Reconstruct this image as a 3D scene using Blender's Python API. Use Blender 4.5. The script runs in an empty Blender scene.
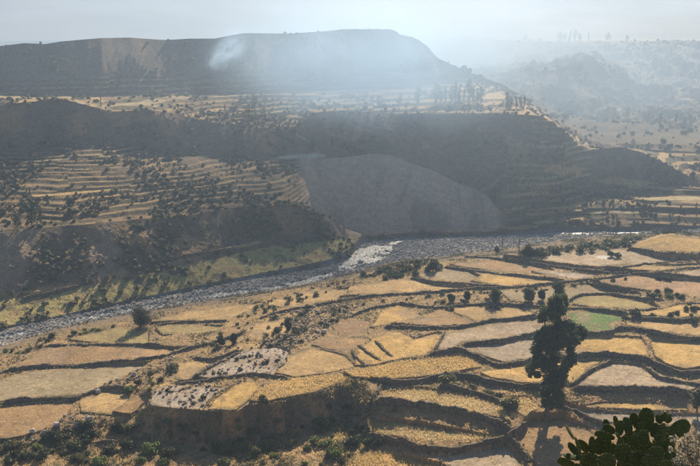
import bpy, math, random
import numpy as np
from mathutils import Vector, Matrix

# ------------------------------------------------------------------ camera, world, sun, exposure
SC = bpy.context.scene
COL = SC.collection
PITCH = math.radians(14.0)
CAMZ = 120.0
FPX = 961.0                       # focal length in photograph pixels (700 wide)
cam_data = bpy.data.cameras.new('camera')
cam_data.sensor_width = 36.0
cam_data.lens = FPX / 700.0 * 36.0
cam_data.clip_start = 0.5
cam_data.clip_end = 30000.0
cam = bpy.data.objects.new('camera', cam_data)
cam.location = (0, 0, CAMZ)
cam.rotation_euler = (math.pi / 2 - PITCH, 0, 0)
COL.objects.link(cam)
SC.camera = cam

SUN_EL = math.radians(29.5)
SUN_AZ = math.radians(15.0)       # to the right of the view direction, sun in front of the camera
world = bpy.data.worlds.new('World')
SC.world = world
world.use_nodes = True
wn = world.node_tree.nodes
wl = world.node_tree.links
wn.clear()
wo = wn.new('ShaderNodeOutputWorld')
bg = wn.new('ShaderNodeBackground')
sky = wn.new('ShaderNodeTexSky')
sky.sky_type = 'NISHITA'
sky.sun_disc = False
sky.sun_elevation = SUN_EL
sky.sun_rotation = SUN_AZ
sky.altitude = 3400
sky.dust_density = 2.0
bg.inputs['Strength'].default_value = 0.075
wl.new(sky.outputs[0], bg.inputs['Color'])
wl.new(bg.outputs[0], wo.inputs['Surface'])

sun_data = bpy.data.lights.new('sun', 'SUN')
sun_data.energy = 5.0
sun_data.angle = math.radians(0.55)
sun_data.color = (1.0, 0.85, 0.64)
sun = bpy.data.objects.new('sun', sun_data)
to_sun = Vector((math.sin(SUN_AZ) * math.cos(SUN_EL), math.cos(SUN_AZ) * math.cos(SUN_EL), math.sin(SUN_EL)))
sun.rotation_euler = to_sun.to_track_quat('Z', 'Y').to_euler()
sun.location = (200, 300, 500)
COL.objects.link(sun)

SC.view_settings.view_transform = 'Standard'
SC.view_settings.look = 'None'
SC.view_settings.exposure = 0.95
SC.view_settings.gamma = 1.0
SC.cycles.max_bounces = 5
SC.cycles.diffuse_bounces = 2
SC.cycles.glossy_bounces = 2
SC.cycles.transmission_bounces = 2
SC.cycles.transparent_max_bounces = 24
SC.cycles.volume_bounces = 1
SC.cycles.volume_max_steps = 64
SC.cycles.use_denoising = True

# ------------------------------------------------------------------ helpers
CP, SP = math.cos(PITCH), math.sin(PITCH)
rng = np.random.default_rng(7)
random.seed(11)


def project(X, Y, Z):
    """world -> photograph pixel"""
    dz = Z - CAMZ
    f = Y * CP - dz * SP
    up = Y * SP + dz * CP
    return 350 + FPX * X / f, 233 - FPX * up / f


def ray(px, py):
    u = (px - 350) / FPX
    v = (233 - py) / FPX
    return u, CP + v * SP, -SP + v * CP


def at_Y(px, py, Y):
    dx, dy, dz = ray(px, py)
    return dx / dy * Y, Y, CAMZ + dz / dy * Y


def Y_of_z(px, py, z):
    dx, dy, dz = ray(px, py)
    return (z - CAMZ) * dy / dz


def _hash(ix, iy, seed):
    h = (ix.astype(np.int64) * 374761393 + iy.astype(np.int64) * 668265263 + seed * 974634777) & 0xFFFFFFFF
    h = ((h ^ (h >> 13)) * 1274126177) & 0xFFFFFFFF
    h = (h ^ (h >> 16)) & 0xFFFF
    return h / 32767.5 - 1.0


def vnoise(x, y, seed=0):
    x = np.asarray(x, float)
    y = np.asarray(y, float)
    ix, iy = np.floor(x), np.floor(y)
    fx, fy = x - ix, y - iy
    fx = fx * fx * (3 - 2 * fx)
    fy = fy * fy * (3 - 2 * fy)
    a = _hash(ix, iy, seed)
    b = _hash(ix + 1, iy, seed)
    c = _hash(ix, iy + 1, seed)
    d = _hash(ix + 1, iy + 1, seed)
    return (a * (1 - fx) + b * fx) * (1 - fy) + (c * (1 - fx) + d * fx) * fy


def fbm(x, y, octv=4, seed=0, gain=0.5):
    s = 0
    amp = 1.0
    tot = 0
    for k in range(octv):
        s = s + amp * vnoise(x * 2 ** k + 17.3 * k, y * 2 ** k - 9.1 * k, seed + k)
        tot += amp
        amp *= gain
    return s / tot


def sstep(a, b, x):
    t = np.clip((x - a) / (b - a), 0, 1)
    return t * t * (3 - 2 * t)


def mesh_np(name, verts, faces, smooth=False, colors=None):
    """verts (n,3), faces (m,k) with constant k"""
    verts = np.asarray(verts, np.float32)
    faces = np.asarray(faces, np.int32)
    me = bpy.data.meshes.new(name)
    n, (m, k) = len(verts), faces.shape
    me.vertices.add(n)
    me.vertices.foreach_set('co', verts.ravel())
    me.loops.add(m * k)
    me.loops.foreach_set('vertex_index', faces.ravel())
    me.polygons.add(m)
    me.polygons.foreach_set('loop_start', np.arange(0, m * k, k, dtype=np.int32))
    try:
        me.polygons.foreach_set('loop_total', np.full(m, k, np.int32))
    except Exception:
        pass
    me.polygons.foreach_set('use_smooth', np.full(m, smooth, bool))
    if colors is not None:
        at = me.color_attributes.new('Col', 'FLOAT_COLOR', 'POINT')
        c4 = np.ones((n, 4), np.float32)
        c4[:, :3] = colors
        at.data.foreach_set('color', c4.ravel())
    me.update(calc_edges=True)
    me.validate()
    return me


def link(name, data, mat=None, parent=None, loc=None):
    o = bpy.data.objects.new(name, data)
    COL.objects.link(o)
    if mat is not None and data is not None and not data.materials:
        data.materials.append(mat)
    if parent is not None:
        o.parent = parent
    if loc is not None:
        o.location = loc
    return o


def tag(o, label=None, cat=None, group=None, kind=None):
    if label:
        o['label'] = label
    if cat:
        o['category'] = cat
    if group:
        o['group'] = group
    if kind:
        o['kind'] = kind
    return o


# ------------------------------------------------------------------ materials
def new_mat(name):
    m = bpy.data.materials.new(name)
    m.use_nodes = True
    nt = m.node_tree
    nt.nodes.clear()
    out = nt.nodes.new('ShaderNodeOutputMaterial')
    return m, nt, out


def ground_mat(name, scale=3.0, grain=0.35, bump=0.5, dist=0.12, rough=0.95, fine=9.0):
    """base colour from the surface's own colour map, broken up by fine grain and relief"""
    m, nt, out = new_mat(name)
    N, L = nt.nodes.new, nt.links.new
    b = N('ShaderNodeBsdfPrincipled')
    b.inputs['Roughness'].default_value = rough
    b.inputs['Specular IOR Level'].default_value = 0.15
    at = N('ShaderNodeAttribute')
    at.attribute_name = 'Col'
    tc = N('ShaderNodeTexCoord')
    n1 = N('ShaderNodeTexNoise')
    n1.inputs['Scale'].default_value = scale
    n1.inputs['Detail'].default_value = 6
    n1.inputs['Roughness'].default_value = 0.7
    n2 = N('ShaderNodeTexNoise')
    n2.inputs['Scale'].default_value = fine
    n2.inputs['Detail'].default_value = 2
    L(tc.outputs['Object'], n1.inputs['Vector'])
    L(tc.outputs['Object'], n2.inputs['Vector'])
    ad = N('ShaderNodeMath')
    ad.operation = 'ADD'
    L(n1.outputs[0], ad.inputs[0])
    L(n2.outputs[0], ad.inputs[1])
    mr = N('ShaderNodeMapRange')
    mr.inputs['From Min'].default_value = 0.65
    mr.inputs['From Max'].default_value = 1.35
    mr.inputs['To Min'].default_value = 1 - grain
    mr.inputs['To Max'].default_value = 1 + grain
    L(ad.outputs[0], mr.inputs['Value'])
    mx = N('ShaderNodeVectorMath')
    mx.operation = 'SCALE'
    L(at.outputs['Color'], mx.inputs[0])
    L(mr.outputs[0], mx.inputs['Scale'])
    L(mx.outputs[0], b.inputs['Base Color'])
    bp = N('ShaderNodeBump')
    bp.inputs['Strength'].default_value = bump
    bp.inputs['Distance'].default_value = dist
    L(ad.outputs[0], bp.inputs['Height'])
    L(bp.outputs[0], b.inputs['Normal'])
    L(b.outputs[0], out.inputs['Surface'])
    return m


def leaf_mat(name, col, vary=0.35, trans=0.3, rough=0.6):
    m, nt, out = new_mat(name)
    N, L = nt.nodes.new, nt.links.new
    at = N('ShaderNodeAttribute')
    at.attribute_name = 'Col'
    oi = N('ShaderNodeObjectInfo')
    mr = N('ShaderNodeMapRange')
    mr.inputs['To Min'].default_value = 1 - vary
    mr.inputs['To Max'].default_value = 1 + vary
    L(oi.outputs['Random'], mr.inputs['Value'])
    sc = N('ShaderNodeVectorMath')
    sc.operation = 'SCALE'
    L(at.outputs['Color'], sc.inputs[0])
    L(mr.outputs[0], sc.inputs['Scale'])
    ml = N('ShaderNodeVectorMath')
    ml.operation = 'MULTIPLY'
    ml.inputs[1].default_value = col
    L(sc.outputs[0], ml.inputs[0])
    d = N('ShaderNodeBsdfPrincipled')
    d.inputs['Roughness'].default_value = rough
    d.inputs['Specular IOR Level'].default_value = 0.3
    t = N('ShaderNodeBsdfTranslucent')
    L(ml.outputs[0], d.inputs['Base Color'])
    L(ml.outputs[0], t.inputs['Color'])
    mx = N('ShaderNodeMixShader')
    mx.inputs[0].default_value = trans
    L(d.outputs[0], mx.inputs[1])
    L(t.outputs[0], mx.inputs[2])
    L(mx.outputs[0], out.inputs['Surface'])
    return m


def noise_mat(name, c1, c2, scale=4.0, rough=0.9, bump=0.4, dist=0.05):
    m, nt, out = new_mat(name)
    N, L = nt.nodes.new, nt.links.new
    b = N('ShaderNodeBsdfPrincipled')
    b.inputs['Roughness'].default_value = rough
    b.inputs['Specular IOR Level'].default_value = 0.2
    tc = N('ShaderNodeTexCoord')
    n1 = N('ShaderNodeTexNoise')
    n1.inputs['Scale'].default_value = scale
    n1.inputs['Detail'].default_value = 5
    L(tc.outputs['Object'], n1.inputs['Vector'])
    cr = N('ShaderNodeValToRGB')
    cr.color_ramp.elements[0].position = 0.35
    cr.color_ramp.elements[1].position = 0.68
    cr.color_ramp.elements[0].color = (*c1, 1)
    cr.color_ramp.elements[1].color = (*c2, 1)
    L(n1.outputs[0], cr.inputs[0])
    L(cr.outputs[0], b.inputs['Base Color'])
    bp = N('ShaderNodeBump')
    bp.inputs['Strength'].default_value = bump
    bp.inputs['Distance'].default_value = dist
    L(n1.outputs[0], bp.inputs['Height'])
    L(bp.outputs[0], b.inputs['Normal'])
    L(b.outputs[0], out.inputs['Surface'])
    return m


M_FIELD = ground_mat('dry_field', 1.1, 0.50, 0.9, 0.22, fine=4.5)
M_GROUND = ground_mat('dry_ground', 0.7, 0.65, 1.0, 0.45, fine=3.0)
M_HILL = ground_mat('hill_soil', 0.35, 0.45, 0.8, 0.7, fine=2.0)
M_BED = ground_mat('river_gravel', 1.0, 0.5, 0.9, 0.35, fine=3.0)
M_WALL = noise_mat('dry_stone', (0.075, 0.058, 0.038), (0.24, 0.185, 0.12), 1.6, 0.95, 0.8, 0.25)
M_STONE = ground_mat('stone', 1.5, 0.25, 0.5, 0.1)
M_BARK = noise_mat('bark', (0.10, 0.08, 0.06), (0.26, 0.21, 0.16), 2.5, 0.9, 0.6, 0.1)

# ------------------------------------------------------------------ terrain: break lines surveyed across the valley
# every line: (pixel x, pixel y, kind, value); kind 'z' = height is given, 'Y' = distance is given
def brk(pts, mode='z', smooth=3):
    xs, Ys, zs = [], [], []
    for px, py, val in pts:
        if mode == 'z':
            Y = Y_of_z(px, py, val)
        else:
            Y = val
        X, Y, Z = at_Y(px, py, Y)
        xs.append(X / Y)
        Ys.append(Y)
        zs.append(Z)
    return np.array(xs), np.array(Ys), np.array(zs), smooth


def flat(Y, z):
    a = np.array([-1.0, 1.0])
    return a, np.full(2, float(Y)), np.full(2, float(z)), 0


LINES = [
    ('N0', flat(-60, 125), 1, 'near'),
    ('N1', flat(6, 115.5), 10, 'near'),
    ('N2', flat(40, 95), 20, 'near'),
    ('N3', flat(140, 40), 16, 'near'),
    ('N4', flat(183, 13), 14, 'gully'),
    ('P1', brk([(-140, 452, 13), (0, 452, 13), (100, 447, 12.5), (150, 438, 12.5), (215, 444, 12), (263, 438, 12), (300, 431, 12.5),
                (350, 424, 13), (372, 440, 14.5), (420, 452, 16), (500, 442, 16.5), (600, 425, 17), (700, 417, 18), (840, 415, 18)]), 42, 'gully'),
    ('P2', brk([(-140, 405, 14.5), (0, 418, 14.5), (90, 422, 14.5), (138, 412, 15.5), (150, 405, 19.5), (208, 410, 20), (238, 411, 20), (248, 403, 20),
                (260, 405, 20), (288, 399, 20), (316, 393, 20.3), (336, 385, 20.5), (350, 379, 21), (366, 381, 21), (378, 402, 19.6), (420, 405, 19.6),
                (486, 419, 18.5), (513, 428, 18.5), (560, 405, 19.5), (620, 392, 20), (700, 392, 20.5), (840, 392, 21)], smooth=2), 64, 'near_land'),
    ('P3', brk([(-140, 372, 14.5), (0, 373, 14.7), (75, 367, 15.3), (160, 358, 16.7), (240, 350, 20), (300, 350, 21), (370, 345, 22), (440, 345, 22.6),
                (520, 340, 23), (600, 335, 23.3), (700, 337, 24), (840, 337, 24)], smooth=8), 150, 'near_land'),
    ('P4', brk([(-140, 380, 13), (0, 352, 13.2), (60, 333, 13.5), (120, 321, 14.3), (165, 312, 15), (240, 299, 16), (300, 288, 17.5), (345, 279, 19),
                (380, 271, 20), (410, 264, 20.5), (440, 262, 21.5), (520, 257, 23.5), (600, 252, 25), (628, 248, 26), (648, 240, 28.5), (668, 234, 31), (700, 238, 30), (840, 240, 29)], smooth=4), 140, 'bank'),
    ('R1', brk([(-140, 377, 10.2), (0, 347, 10.2), (60, 328, 10.2), (120, 316, 10.2), (240, 295, 10.2), (300, 285, 10.2), (345, 275, 10.2), (375, 266, 10.2),
                (400, 260, 10.6), (440, 257, 11), (520, 246, 11), (600, 236, 10.6), (640, 234, 10.4), (700, 233, 10.6), (840, 233, 10.6)]), 26, 'bed'),
    ('R2', brk([(-140, 352, 10.5), (0, 330, 10.5), (50, 320, 10.5), (150, 299, 10.5), (250, 279, 10.5), (330, 266, 10.5), (350, 257, 10.5), (362, 243, 10.5),
                (400, 238, 10.5), (480, 236.5, 10.5), (560, 231, 10.5), (640, 230.5, 10.4), (700, 229, 10.5), (840, 229, 10.5)], smooth=2), 46, 'farbank'),
    ('R3', brk([(-140, 350, 11.2), (0, 328.5, 11.2), (50, 318, 11.2), (100, 307.5, 11.3), (150, 296.5, 11.6), (250, 276.5, 11.9), (300, 266, 12.4), (330, 259, 12.9), (348, 250, 13.5), (357, 241, 14), (366, 238.5, 11.5),
                (400, 237, 11.5), (480, 235.5, 11.5), (560, 230, 12), (640, 229.5, 12), (840, 228, 12.5)], smooth=2), 16, 'strip'),
    ('R4', brk([(-140, 320, 15), (0, 300, 15), (50, 291, 16), (100, 283, 16.5), (150, 273, 17), (200, 262, 17.5), (260, 248, 17.5), (330, 240, 17), (352, 236.5, 15.5),
                (370, 237, 12.5), (400, 236, 12.5), (480, 234.5, 12.3), (560, 228.5, 11.7), (640, 228.5, 11.7), (840, 227, 12.2)]), 34, 'scarp'),
    ('R5', brk([(-140, 235, 33), (0, 232, 33), (60, 226, 33), (120, 220, 33.3), (180, 216, 32), (240, 206, 32), (285, 204, 32), (312, 210, 29), (332, 219, 24), (347, 229, 18), (360, 234, 14.5),
                (400, 234, 13.5), (480, 233, 13.5), (520, 226, 13.8), (560, 219, 14.2), (600, 217, 14.5), (640, 217, 14.5), (700, 216, 14.6), (840, 214, 14.8)]), 62, 'terraces'),
    ('R5b', brk([(-140, 222, 362), (0, 220, 368), (60, 214, 372), (120, 209, 385), (180, 206, 398), (240, 198, 412), (285, 197, 421), (300, 201, 430), (315, 212, 440), (330, 226, 441), (345, 234, 440), (365, 236, 438), (400, 235, 440),
                (480, 234, 438), (500, 228, 438), (520, 220, 446), (560, 209, 460), (600, 207, 466), (640, 207, 466), (840, 205, 462)], 'Y', smooth=2), 20, 'terraces'),
    ('R6', brk([(-140, 148, 432), (0, 145, 432), (60, 143, 440), (110, 143, 445), (175, 152, 453), (230, 157, 462), (290, 159, 470), (320, 158.5, 474), (345, 157, 478), (370, 153.5, 480), (390, 154.5, 480),
                (405, 160, 479), (420, 166, 477), (435, 171, 475), (455, 182, 470), (475, 188, 466), (490, 198, 458), (500, 212, 449), (515, 213, 451), (540, 202, 462), (560, 197, 472), (585, 190, 488), (600, 186, 498), (640, 184, 500), (690, 188, 492), (720, 190, 485), (840, 190, 480)], 'Y', smooth=2), 104, 'upper'),
    ('R7', brk([(-140, 100, 450), (0, 104, 450), (40, 100, 454), (62, 98, 456), (85, 104, 459), (112, 111, 463), (150, 109, 467), (178, 114, 471), (230, 125, 479), (285, 129, 486), (300, 124, 492), (312, 112, 498),
                (340, 110, 504), (400, 113, 510), (470, 113, 511), (530, 113, 510), (548, 118, 505), (565, 129, 498), (580, 145, 507), (590, 149, 509), (605, 148, 514), (616, 146, 518), (640, 151, 516), (660, 160, 510), (690, 177, 502), (720, 183, 496), (840, 184, 492)], 'Y', smooth=2), 62, 'bench'),
    ('R8', brk([(-140, 92, 502), (0, 95, 502), (100, 96, 511), (200, 93, 537), (300, 92, 548), (400, 87, 578), (445, 83, 592), (470, 80, 604), (500, 87, 612), (530, 103, 578), (550, 118, 550), (575, 135, 546), (600, 147, 546), (640, 149, 546), (700, 152, 544), (840, 152, 544)], 'Y'), 50, 'ridge'),
    ('R9', brk([(-140, 50, 536), (-20, 47, 536), (0, 46, 536), (25, 43, 538), (45, 44, 540), (60, 41.5, 545), (100, 38, 554), (130, 37.5, 560), (165, 40, 570), (190, 38.5, 575), (215, 38.5, 580), (232, 35, 586), (245, 33, 590),
                (290, 33.5, 600), (320, 32, 606), (345, 31, 610), (380, 32.5, 618), (392, 34, 622), (404, 36, 624), (415, 41, 622), (427, 48, 618), (437, 60, 612), (455, 68, 608), (475, 76, 612), (505, 88, 622), (530, 104, 590), (550, 119, 565), (600, 143, 556), (640, 144, 556), (700, 145, 556), (840, 145, 556)], 'Y', smooth=1), 64, 'back'),
    ('S1', brk([(-140, 80, 700), (300, 80, 700), (420, 80, 700), (480, 92, 680), (520, 103, 650), (560, 122, 620), (600, 128, 620), (650, 128, 625), (700, 130, 625), (840, 130, 625)], 'Y', smooth=6), 26, 'hills'),
    ('S2', brk([(-140, 80, 820), (420, 78, 820), (490, 86, 760), (530, 88, 740), (560, 98, 730), (590, 104, 740), (620, 112, 740), (650, 112, 740), (700, 112, 740), (840, 110, 740)], 'Y', smooth=3), 30, 'hills'),
    ('S3', brk([(-140, 75, 900), (440, 72, 900), (500, 78, 870), (530, 74, 860), (560, 70, 860), (580, 63, 860), (590, 62, 860), (605, 70, 850), (625, 82, 840), (645, 93, 830), (660, 88, 850), (680, 82, 860), (700, 84, 860), (840, 82, 860)], 'Y', smooth=1), 34, 'hills'),
    ('S4', brk([(-140, 70, 1050), (440, 66, 1050), (500, 68, 1020), (560, 70, 1000), (600, 72, 1000), (640, 70, 1010), (670, 62, 1020), (700, 66, 1030), (840, 62, 1030)], 'Y', smooth=3), 26, 'hills'),
    ('S5', brk([(-140, 66, 1230), (400, 60, 1230), (440, 42, 1230), (452, 39, 1230), (462, 37, 1230), (476, 35, 1230), (490, 38.5, 1230), (505, 40.5, 1230), (840, 40.5, 1230)], 'Y', smooth=1), 40, 'mesa'),
    ('S6', brk([(-140, 66, 1500), (400, 60, 1500), (440, 48, 1500), (480, 38.8, 1500), (840, 38.8, 1500)], 'Y'), 10, 'mesa'),
]
NC = 820
AMAX = 0.47
acol = np.linspace(-AMAX, AMAX, NC)


def gsm(v, k):
    if k <= 0:
        return v
    r = int(3 * k)
    w = np.exp(-0.5 * (np.arange(-r, r + 1) / k) ** 2)
    w /= w.sum()
    return np.convolve(np.pad(v, r, mode='edge'), w, 'valid')


LY, LZ = [], []
for name, (xs, Ys, zs, sm), nrow, zone in LINES:
    LY.append(gsm(np.interp(acol, xs, Ys), sm))
    LZ.append(gsm(np.interp(acol, xs, zs), sm))
for i in range(1, len(LY)):
    LY[i] = np.maximum(LY[i], LY[i - 1] + 0.7)
rowsY, rowsZ, rowI, rowT = [], [], [], []
for i in range(len(LINES) - 1):
    n = LINES[i + 1][2]
    for k in range(n):
        t = k / n
        rowsY.append(LY[i] * (1 - t) + LY[i + 1] * t)
        rowsZ.append(LZ[i] * (1 - t) + LZ[i + 1] * t)
        rowI.append(i)
        rowT.append(t)
rowsY.append(LY[-1])
rowsZ.append(LZ[-1])
rowI.append(len(LINES) - 2)
rowT.append(1.0)
GY = np.array(rowsY)
GZ0 = np.array(rowsZ)
GX = GY * acol[None, :]
ROWI = np.array(rowI)
ROWT = np.array(rowT)
NR = len(ROWI)
IDX = {l[0]: i for i, l in enumerate(LINES)}
PX, PY = project(GX, np.maximum(GY, 3.0), GZ0)
I2 = np.repeat(ROWI[:, None], NC, 1)
T2 = np.repeat(ROWT[:, None], NC, 1)


def between(a, b):
    return (I2 >= IDX[a]) & (I2 < IDX[b])


# colours (real base colours of soil, straw, scrub)
C = dict(gold=(0.46, 0.315, 0.125), straw=(0.43, 0.31, 0.15), tan=(0.33, 0.225, 0.125), brown=(0.25, 0.16, 0.09), pale=(0.43, 0.35, 0.245), grey=(0.33, 0.275, 0.205),
         olive=(0.27, 0.25, 0.115), greyolive=(0.27, 0.245, 0.155), green=(0.115, 0.21, 0.055), stony=(0.46, 0.41, 0.34), palegrass=(0.40, 0.33, 0.185), red=(0.36, 0.24, 0.15),
         scrub=(0.175, 0.15, 0.085), soil=(0.27, 0.205, 0.14), gravel=(0.24, 0.225, 0.205), sand=(0.42, 0.36, 0.28), strip=(0.39, 0.31, 0.115))
C.update(gold=(0.47, 0.30, 0.105), straw=(0.43, 0.285, 0.125), tan=(0.34, 0.215, 0.105), brown=(0.26, 0.155, 0.08), pale=(0.40, 0.305, 0.20), grey=(0.32, 0.25, 0.175), olive=(0.33, 0.255, 0.105), greyolive=(0.31, 0.24, 0.14),
         stony=(0.37, 0.30, 0.235), palegrass=(0.42, 0.325, 0.165), red=(0.37, 0.235, 0.13), soil=(0.26, 0.185, 0.115), scrub=(0.165, 0.13, 0.068), green=(0.12, 0.19, 0.05))
C = {k: np.array(v) for k, v in C.items()}
nse = fbm(GX / 22, GY / 22, 4, 3)
nsf = fbm(GX / 5, GY / 5, 4, 31)
nss = fbm(GX / 1.6, GY / 1.6, 3, 57)
Zt = GZ0.copy()
CL = np.zeros((NR, NC, 3)) + C['soil']
ZONE = np.zeros((NR, NC), int)   # 0 ground, 1 river bed, 2 far hillside, 3 landslide, 4 near hillside, 5 plateau hills, 100+ fields


def mixc(mask, col):
    global CL
    CL += (col - CL) * np.clip(mask, 0, 1)[..., None]


# --- near slope and gully
m = between('N0', 'N4')
ZONE[m] = 4
mixc(m * 1.0, C['scrub'])
Zt += m * (0.8 * nsf + 0.25 * nss)
g = between('N4', 'P2')
low = g * (1 - sstep(360, 385, PX))
Zt += low * (0.9 * nsf + 0.9 * nse) * np.where(between('N4', 'P1'), 1, np.sin(np.pi * T2))
mixc(g * 1.0, C['tan'])
mixc(low * sstep(-0.15, 0.25, nsf + 0.5 * nse), C['scrub'])
mixc(low * sstep(0.1, 0.5, -nsf + 0.3 * nss), C['straw'])
face = between('P1', 'P2')
mixc(face * low * sstep(0.02, 0.2, T2) * sstep(140, 155, PX), C['soil'] * 0.8 + C['scrub'] * 0.15)
Zt += face * low * sstep(140, 155, PX) * np.sin(np.pi * T2) * (2.2 * fbm(GX / 2.8, GY / 6, 4, 77, 0.6) + 2.4 * fbm(GX / 9, GY / 9, 3, 78))
mixc(face * low * sstep(0.05, 0.3, fbm(GX / 3.5, GY / 2.0, 4, 79)), C['tan'] * 1.1)
mixc(face * low * sstep(0.1, 0.35, fbm(GX / 2.5, GY / 2.5, 4, 80)), C['scrub'] * 0.9)
land = between('P2', 'P4')
gnd = np.clip(0.5 + 0.9 * nse + 0.5 * nsf, 0, 1)
mixc(land * gnd, C['tan'])
mixc(land * sstep(0.05, 0.5, nsf + 0.6 * nss - 0.2 * nse), C['scrub'] * 1.15)
mixc(land * sstep(0.15, 0.6, -nsf + 0.4 * nss), C['straw'])
Zt += land * (0.35 * nse + 0.22 * nsf + 0.06 * nss)
bank = between('P4', 'R1')
mixc(bank * 1.0, C['soil'] * 0.9)
mixc(bank * sstep(0, 0.4, nsf), C['scrub'])
# --- river bed
bed = between('R1', 'R2')
ZONE[bed] = 1
mixc(bed * 1.0, C['gravel'])
mixc(bed * sstep(0.0, 0.5, nsf + nse * 0.6), C['sand'] * 0.85)
mixc(bed * sstep(0.1, 0.6, nss * 0.7 + nsf), C['gravel'] * 0.6)
mixc(bed * sstep(400, 470, PX) * sstep(-0.05, 0.35, nsf - 0.2 * nse), C['sand'])
mixc(bed * 0.8 * sstep(0.05, 0.3, fbm(GX / 14, GY / 7, 3, 88)), C['sand'] * 1.1)
mixc(bed * 0.7 * sstep(0.1, 0.35, fbm(GX / 11, GY / 6, 3, 89)), C['gravel'] * 0.5)
Zt += bed * (0.55 * nsf + 0.35 * nss + 0.15) * np.sin(np.pi * np.clip(T2, 0.05, 0.95))

# --- far side
FAR = I2 >= IDX['R2']
ZONE[FAR] = 2
ZONE[I2 >= IDX['R9']] = 5
leftm = 1 - sstep(495, 520, PX)
rightm = 1 - leftm
slide = between('R4', 'R6') * sstep(296, 316, PX + 0.25 * (200 - PY)) * (1 - sstep(495, 512, PX))
slide = slide * np.where(between('R5b', 'R6'), 1, sstep(340, 360, PX))
ZONE[(slide > 0.5)] = 3
gull = fbm(GX / 7 + 0.6 * vnoise(GX / 25, GY / 25, 5), GY / 40, 4, 91)
gullb = fbm(GX / 18 + 0.4 * nse, GY / 90, 4, 93)
sc = between('R4', 'R5') * leftm * (1 - slide)
bump = np.sin(np.pi * T2)
Zt += sc * bump * (2.2 * gull + 1.6 * gullb + 2.6 * fbm(GX / 13, GY / 11, 5, 95, 0.6) - 0.8)
up = between('R6', 'R7')
Zt += up * bump * (1.6 * gull + 3.2 * gullb + 2.0 * fbm(GX / 14, GY / 12, 5, 96, 0.6))
rd = between('R8', 'R9')
Zt += rd * bump * (3.2 * gullb + 1.6 * gull)
bk = between('R9', 'S5') * 1.0
ridg = 1 - 2 * np.abs(fbm(GX / 46 + 0.5 * nse, GY / 95, 5, 43))
Zt += bk * (6.0 * fbm(GX / 60, GY / 60, 5, 41) + 17.0 * (ridg - 0.45)) * np.clip((GY - 600) / 80, 0, 1) * np.where(between('S4', 'S5'), bump, 1)
tz = between('R5', 'R6') * (1 - slide)
Zt += tz * bump * (3.0 * fbm(GX / 35, GY / 35, 3, 12) + 0.35 * nsf)
Zt += slide * bump * (3.4 * fbm(GX / 26, GY / 45, 4, 61) + 1.8 * gull * sstep(0.9, 0.1, T2))
bn = between('R7', 'R8')
Zt += bn * bump * (1.2 * nse)

# base colours of the far side before terraces
mixc(FAR * 1.0, C['soil'] * 0.72)
mixc(FAR * sstep(-0.1, 0.4, nsf * 0.6 + gull * 0.5), C['scrub'] * 0.95)
mixc(FAR * sstep(0.15, 0.6, fbm(GX / 14, GY / 14, 4, 71)), C['tan'] * 0.85)
mixc(bk * (0.55 + 0.35 * sstep(-0.2, 0.2, nse + nsf * 0.6)), C['scrub'] * 0.65)  # scrub cover on the distant hills, darkened to stand in for their shade
mixc(sc * sstep(0.0, 0.35, gullb - 0.2 * nsf + 0.3 * nse), C['soil'] * 1.2)
mixc(sc * sstep(0.15, 0.4, fbm(GX / 11, GY / 11, 4, 98)), C['tan'])
mixc(slide, np.array((0.40, 0.29, 0.19)))
mixc(slide * sstep(-0.1, 0.5, gull + 0.6 * nse + 0.4 * (0.5 - T2)), np.array((0.27, 0.20, 0.135)))
mixc(rd * sstep(0.15, 0.4, gullb + 0.3 * gull), C['soil'])
st = between('R3', 'R4') * (1 - sstep(345, 360, PX))
Zt += st * (0.35 * nsf + 0.2 * nss)
mixc(st * 1.0, C['strip'])
mixc(st * sstep(0.05, 0.4, nsf + 0.5 * nss), C['scrub'])
mixc(st * sstep(0.2, 0.5, -nsf + 0.4 * nss), C['straw'] * 0.9)
fb = between('R2', 'R3')
mixc(fb * 1.0, C['gravel'] * 0.9)
mixc(fb * sstep(-0.1, 0.3, nsf + 0.5 * nss), C['scrub'])
Zt += fb * np.sin(np.pi * T2) * (0.7 * nsf + 0.5 * nss)

# terraces: risers face the valley, treads carry dry grass
def terrace(mask, step, seed, warp=1.0, riser=0.32, blockw=26.0, gold=0.75):
    global Zt, CL
    blk = np.floor(GX / blockw + 0.35 * vnoise(GX / 30, GY / 12, seed) + 0.8 * np.floor(GZ0 / 9.0))
    off = 0.5 * _hash(blk, blk * 0 + seed, seed + 5) + warp * fbm(GX / 45, GY / 45, 3, seed + 1)
    q = Zt / step + off
    k = np.floor(q)
    f = q - k
    r0 = np.clip(riser + 0.12 * _hash(blk, k, seed + 2), 0.12, 0.6)
    # gentle tread for the far part of each step, steep riser at its camera side
    zz = np.where(f < 1 - r0, 0.12 * f / (1 - r0), 0.12 + 0.88 * (f - (1 - r0)) / r0)
    # soft treads in plan come from compressing the height range near each level
    newz = (k + zz - off) * step
    broken = sstep(-0.45, -0.05, fbm(GX / 16, GY / 16, 3, seed + 9) + 0.2)
    w = mask * broken
    Zt = Zt * (1 - w) + newz * w
    tread = (f < 1 - r0)
    h1 = _hash(blk, k, seed + 3)
    h2 = _hash(blk, k, seed + 4)
    tone = np.where((h1 > -0.3)[..., None], C['straw'] * (0.95 + 0.25 * h2[..., None]), C['tan'] * (0.9 + 0.2 * h2[..., None]))
    tone = np.where((h2 > 0.75)[..., None], C['palegrass'], tone)
    wt = w * tread * gold * sstep(-0.5, 0.1, nsf + 0.35 + 0.3 * h1)
    CL += (tone - CL) * wt[..., None]
    CL += (C['scrub'] * 0.85 - CL) * (w * (~tread) * 0.75)[..., None]


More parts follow.
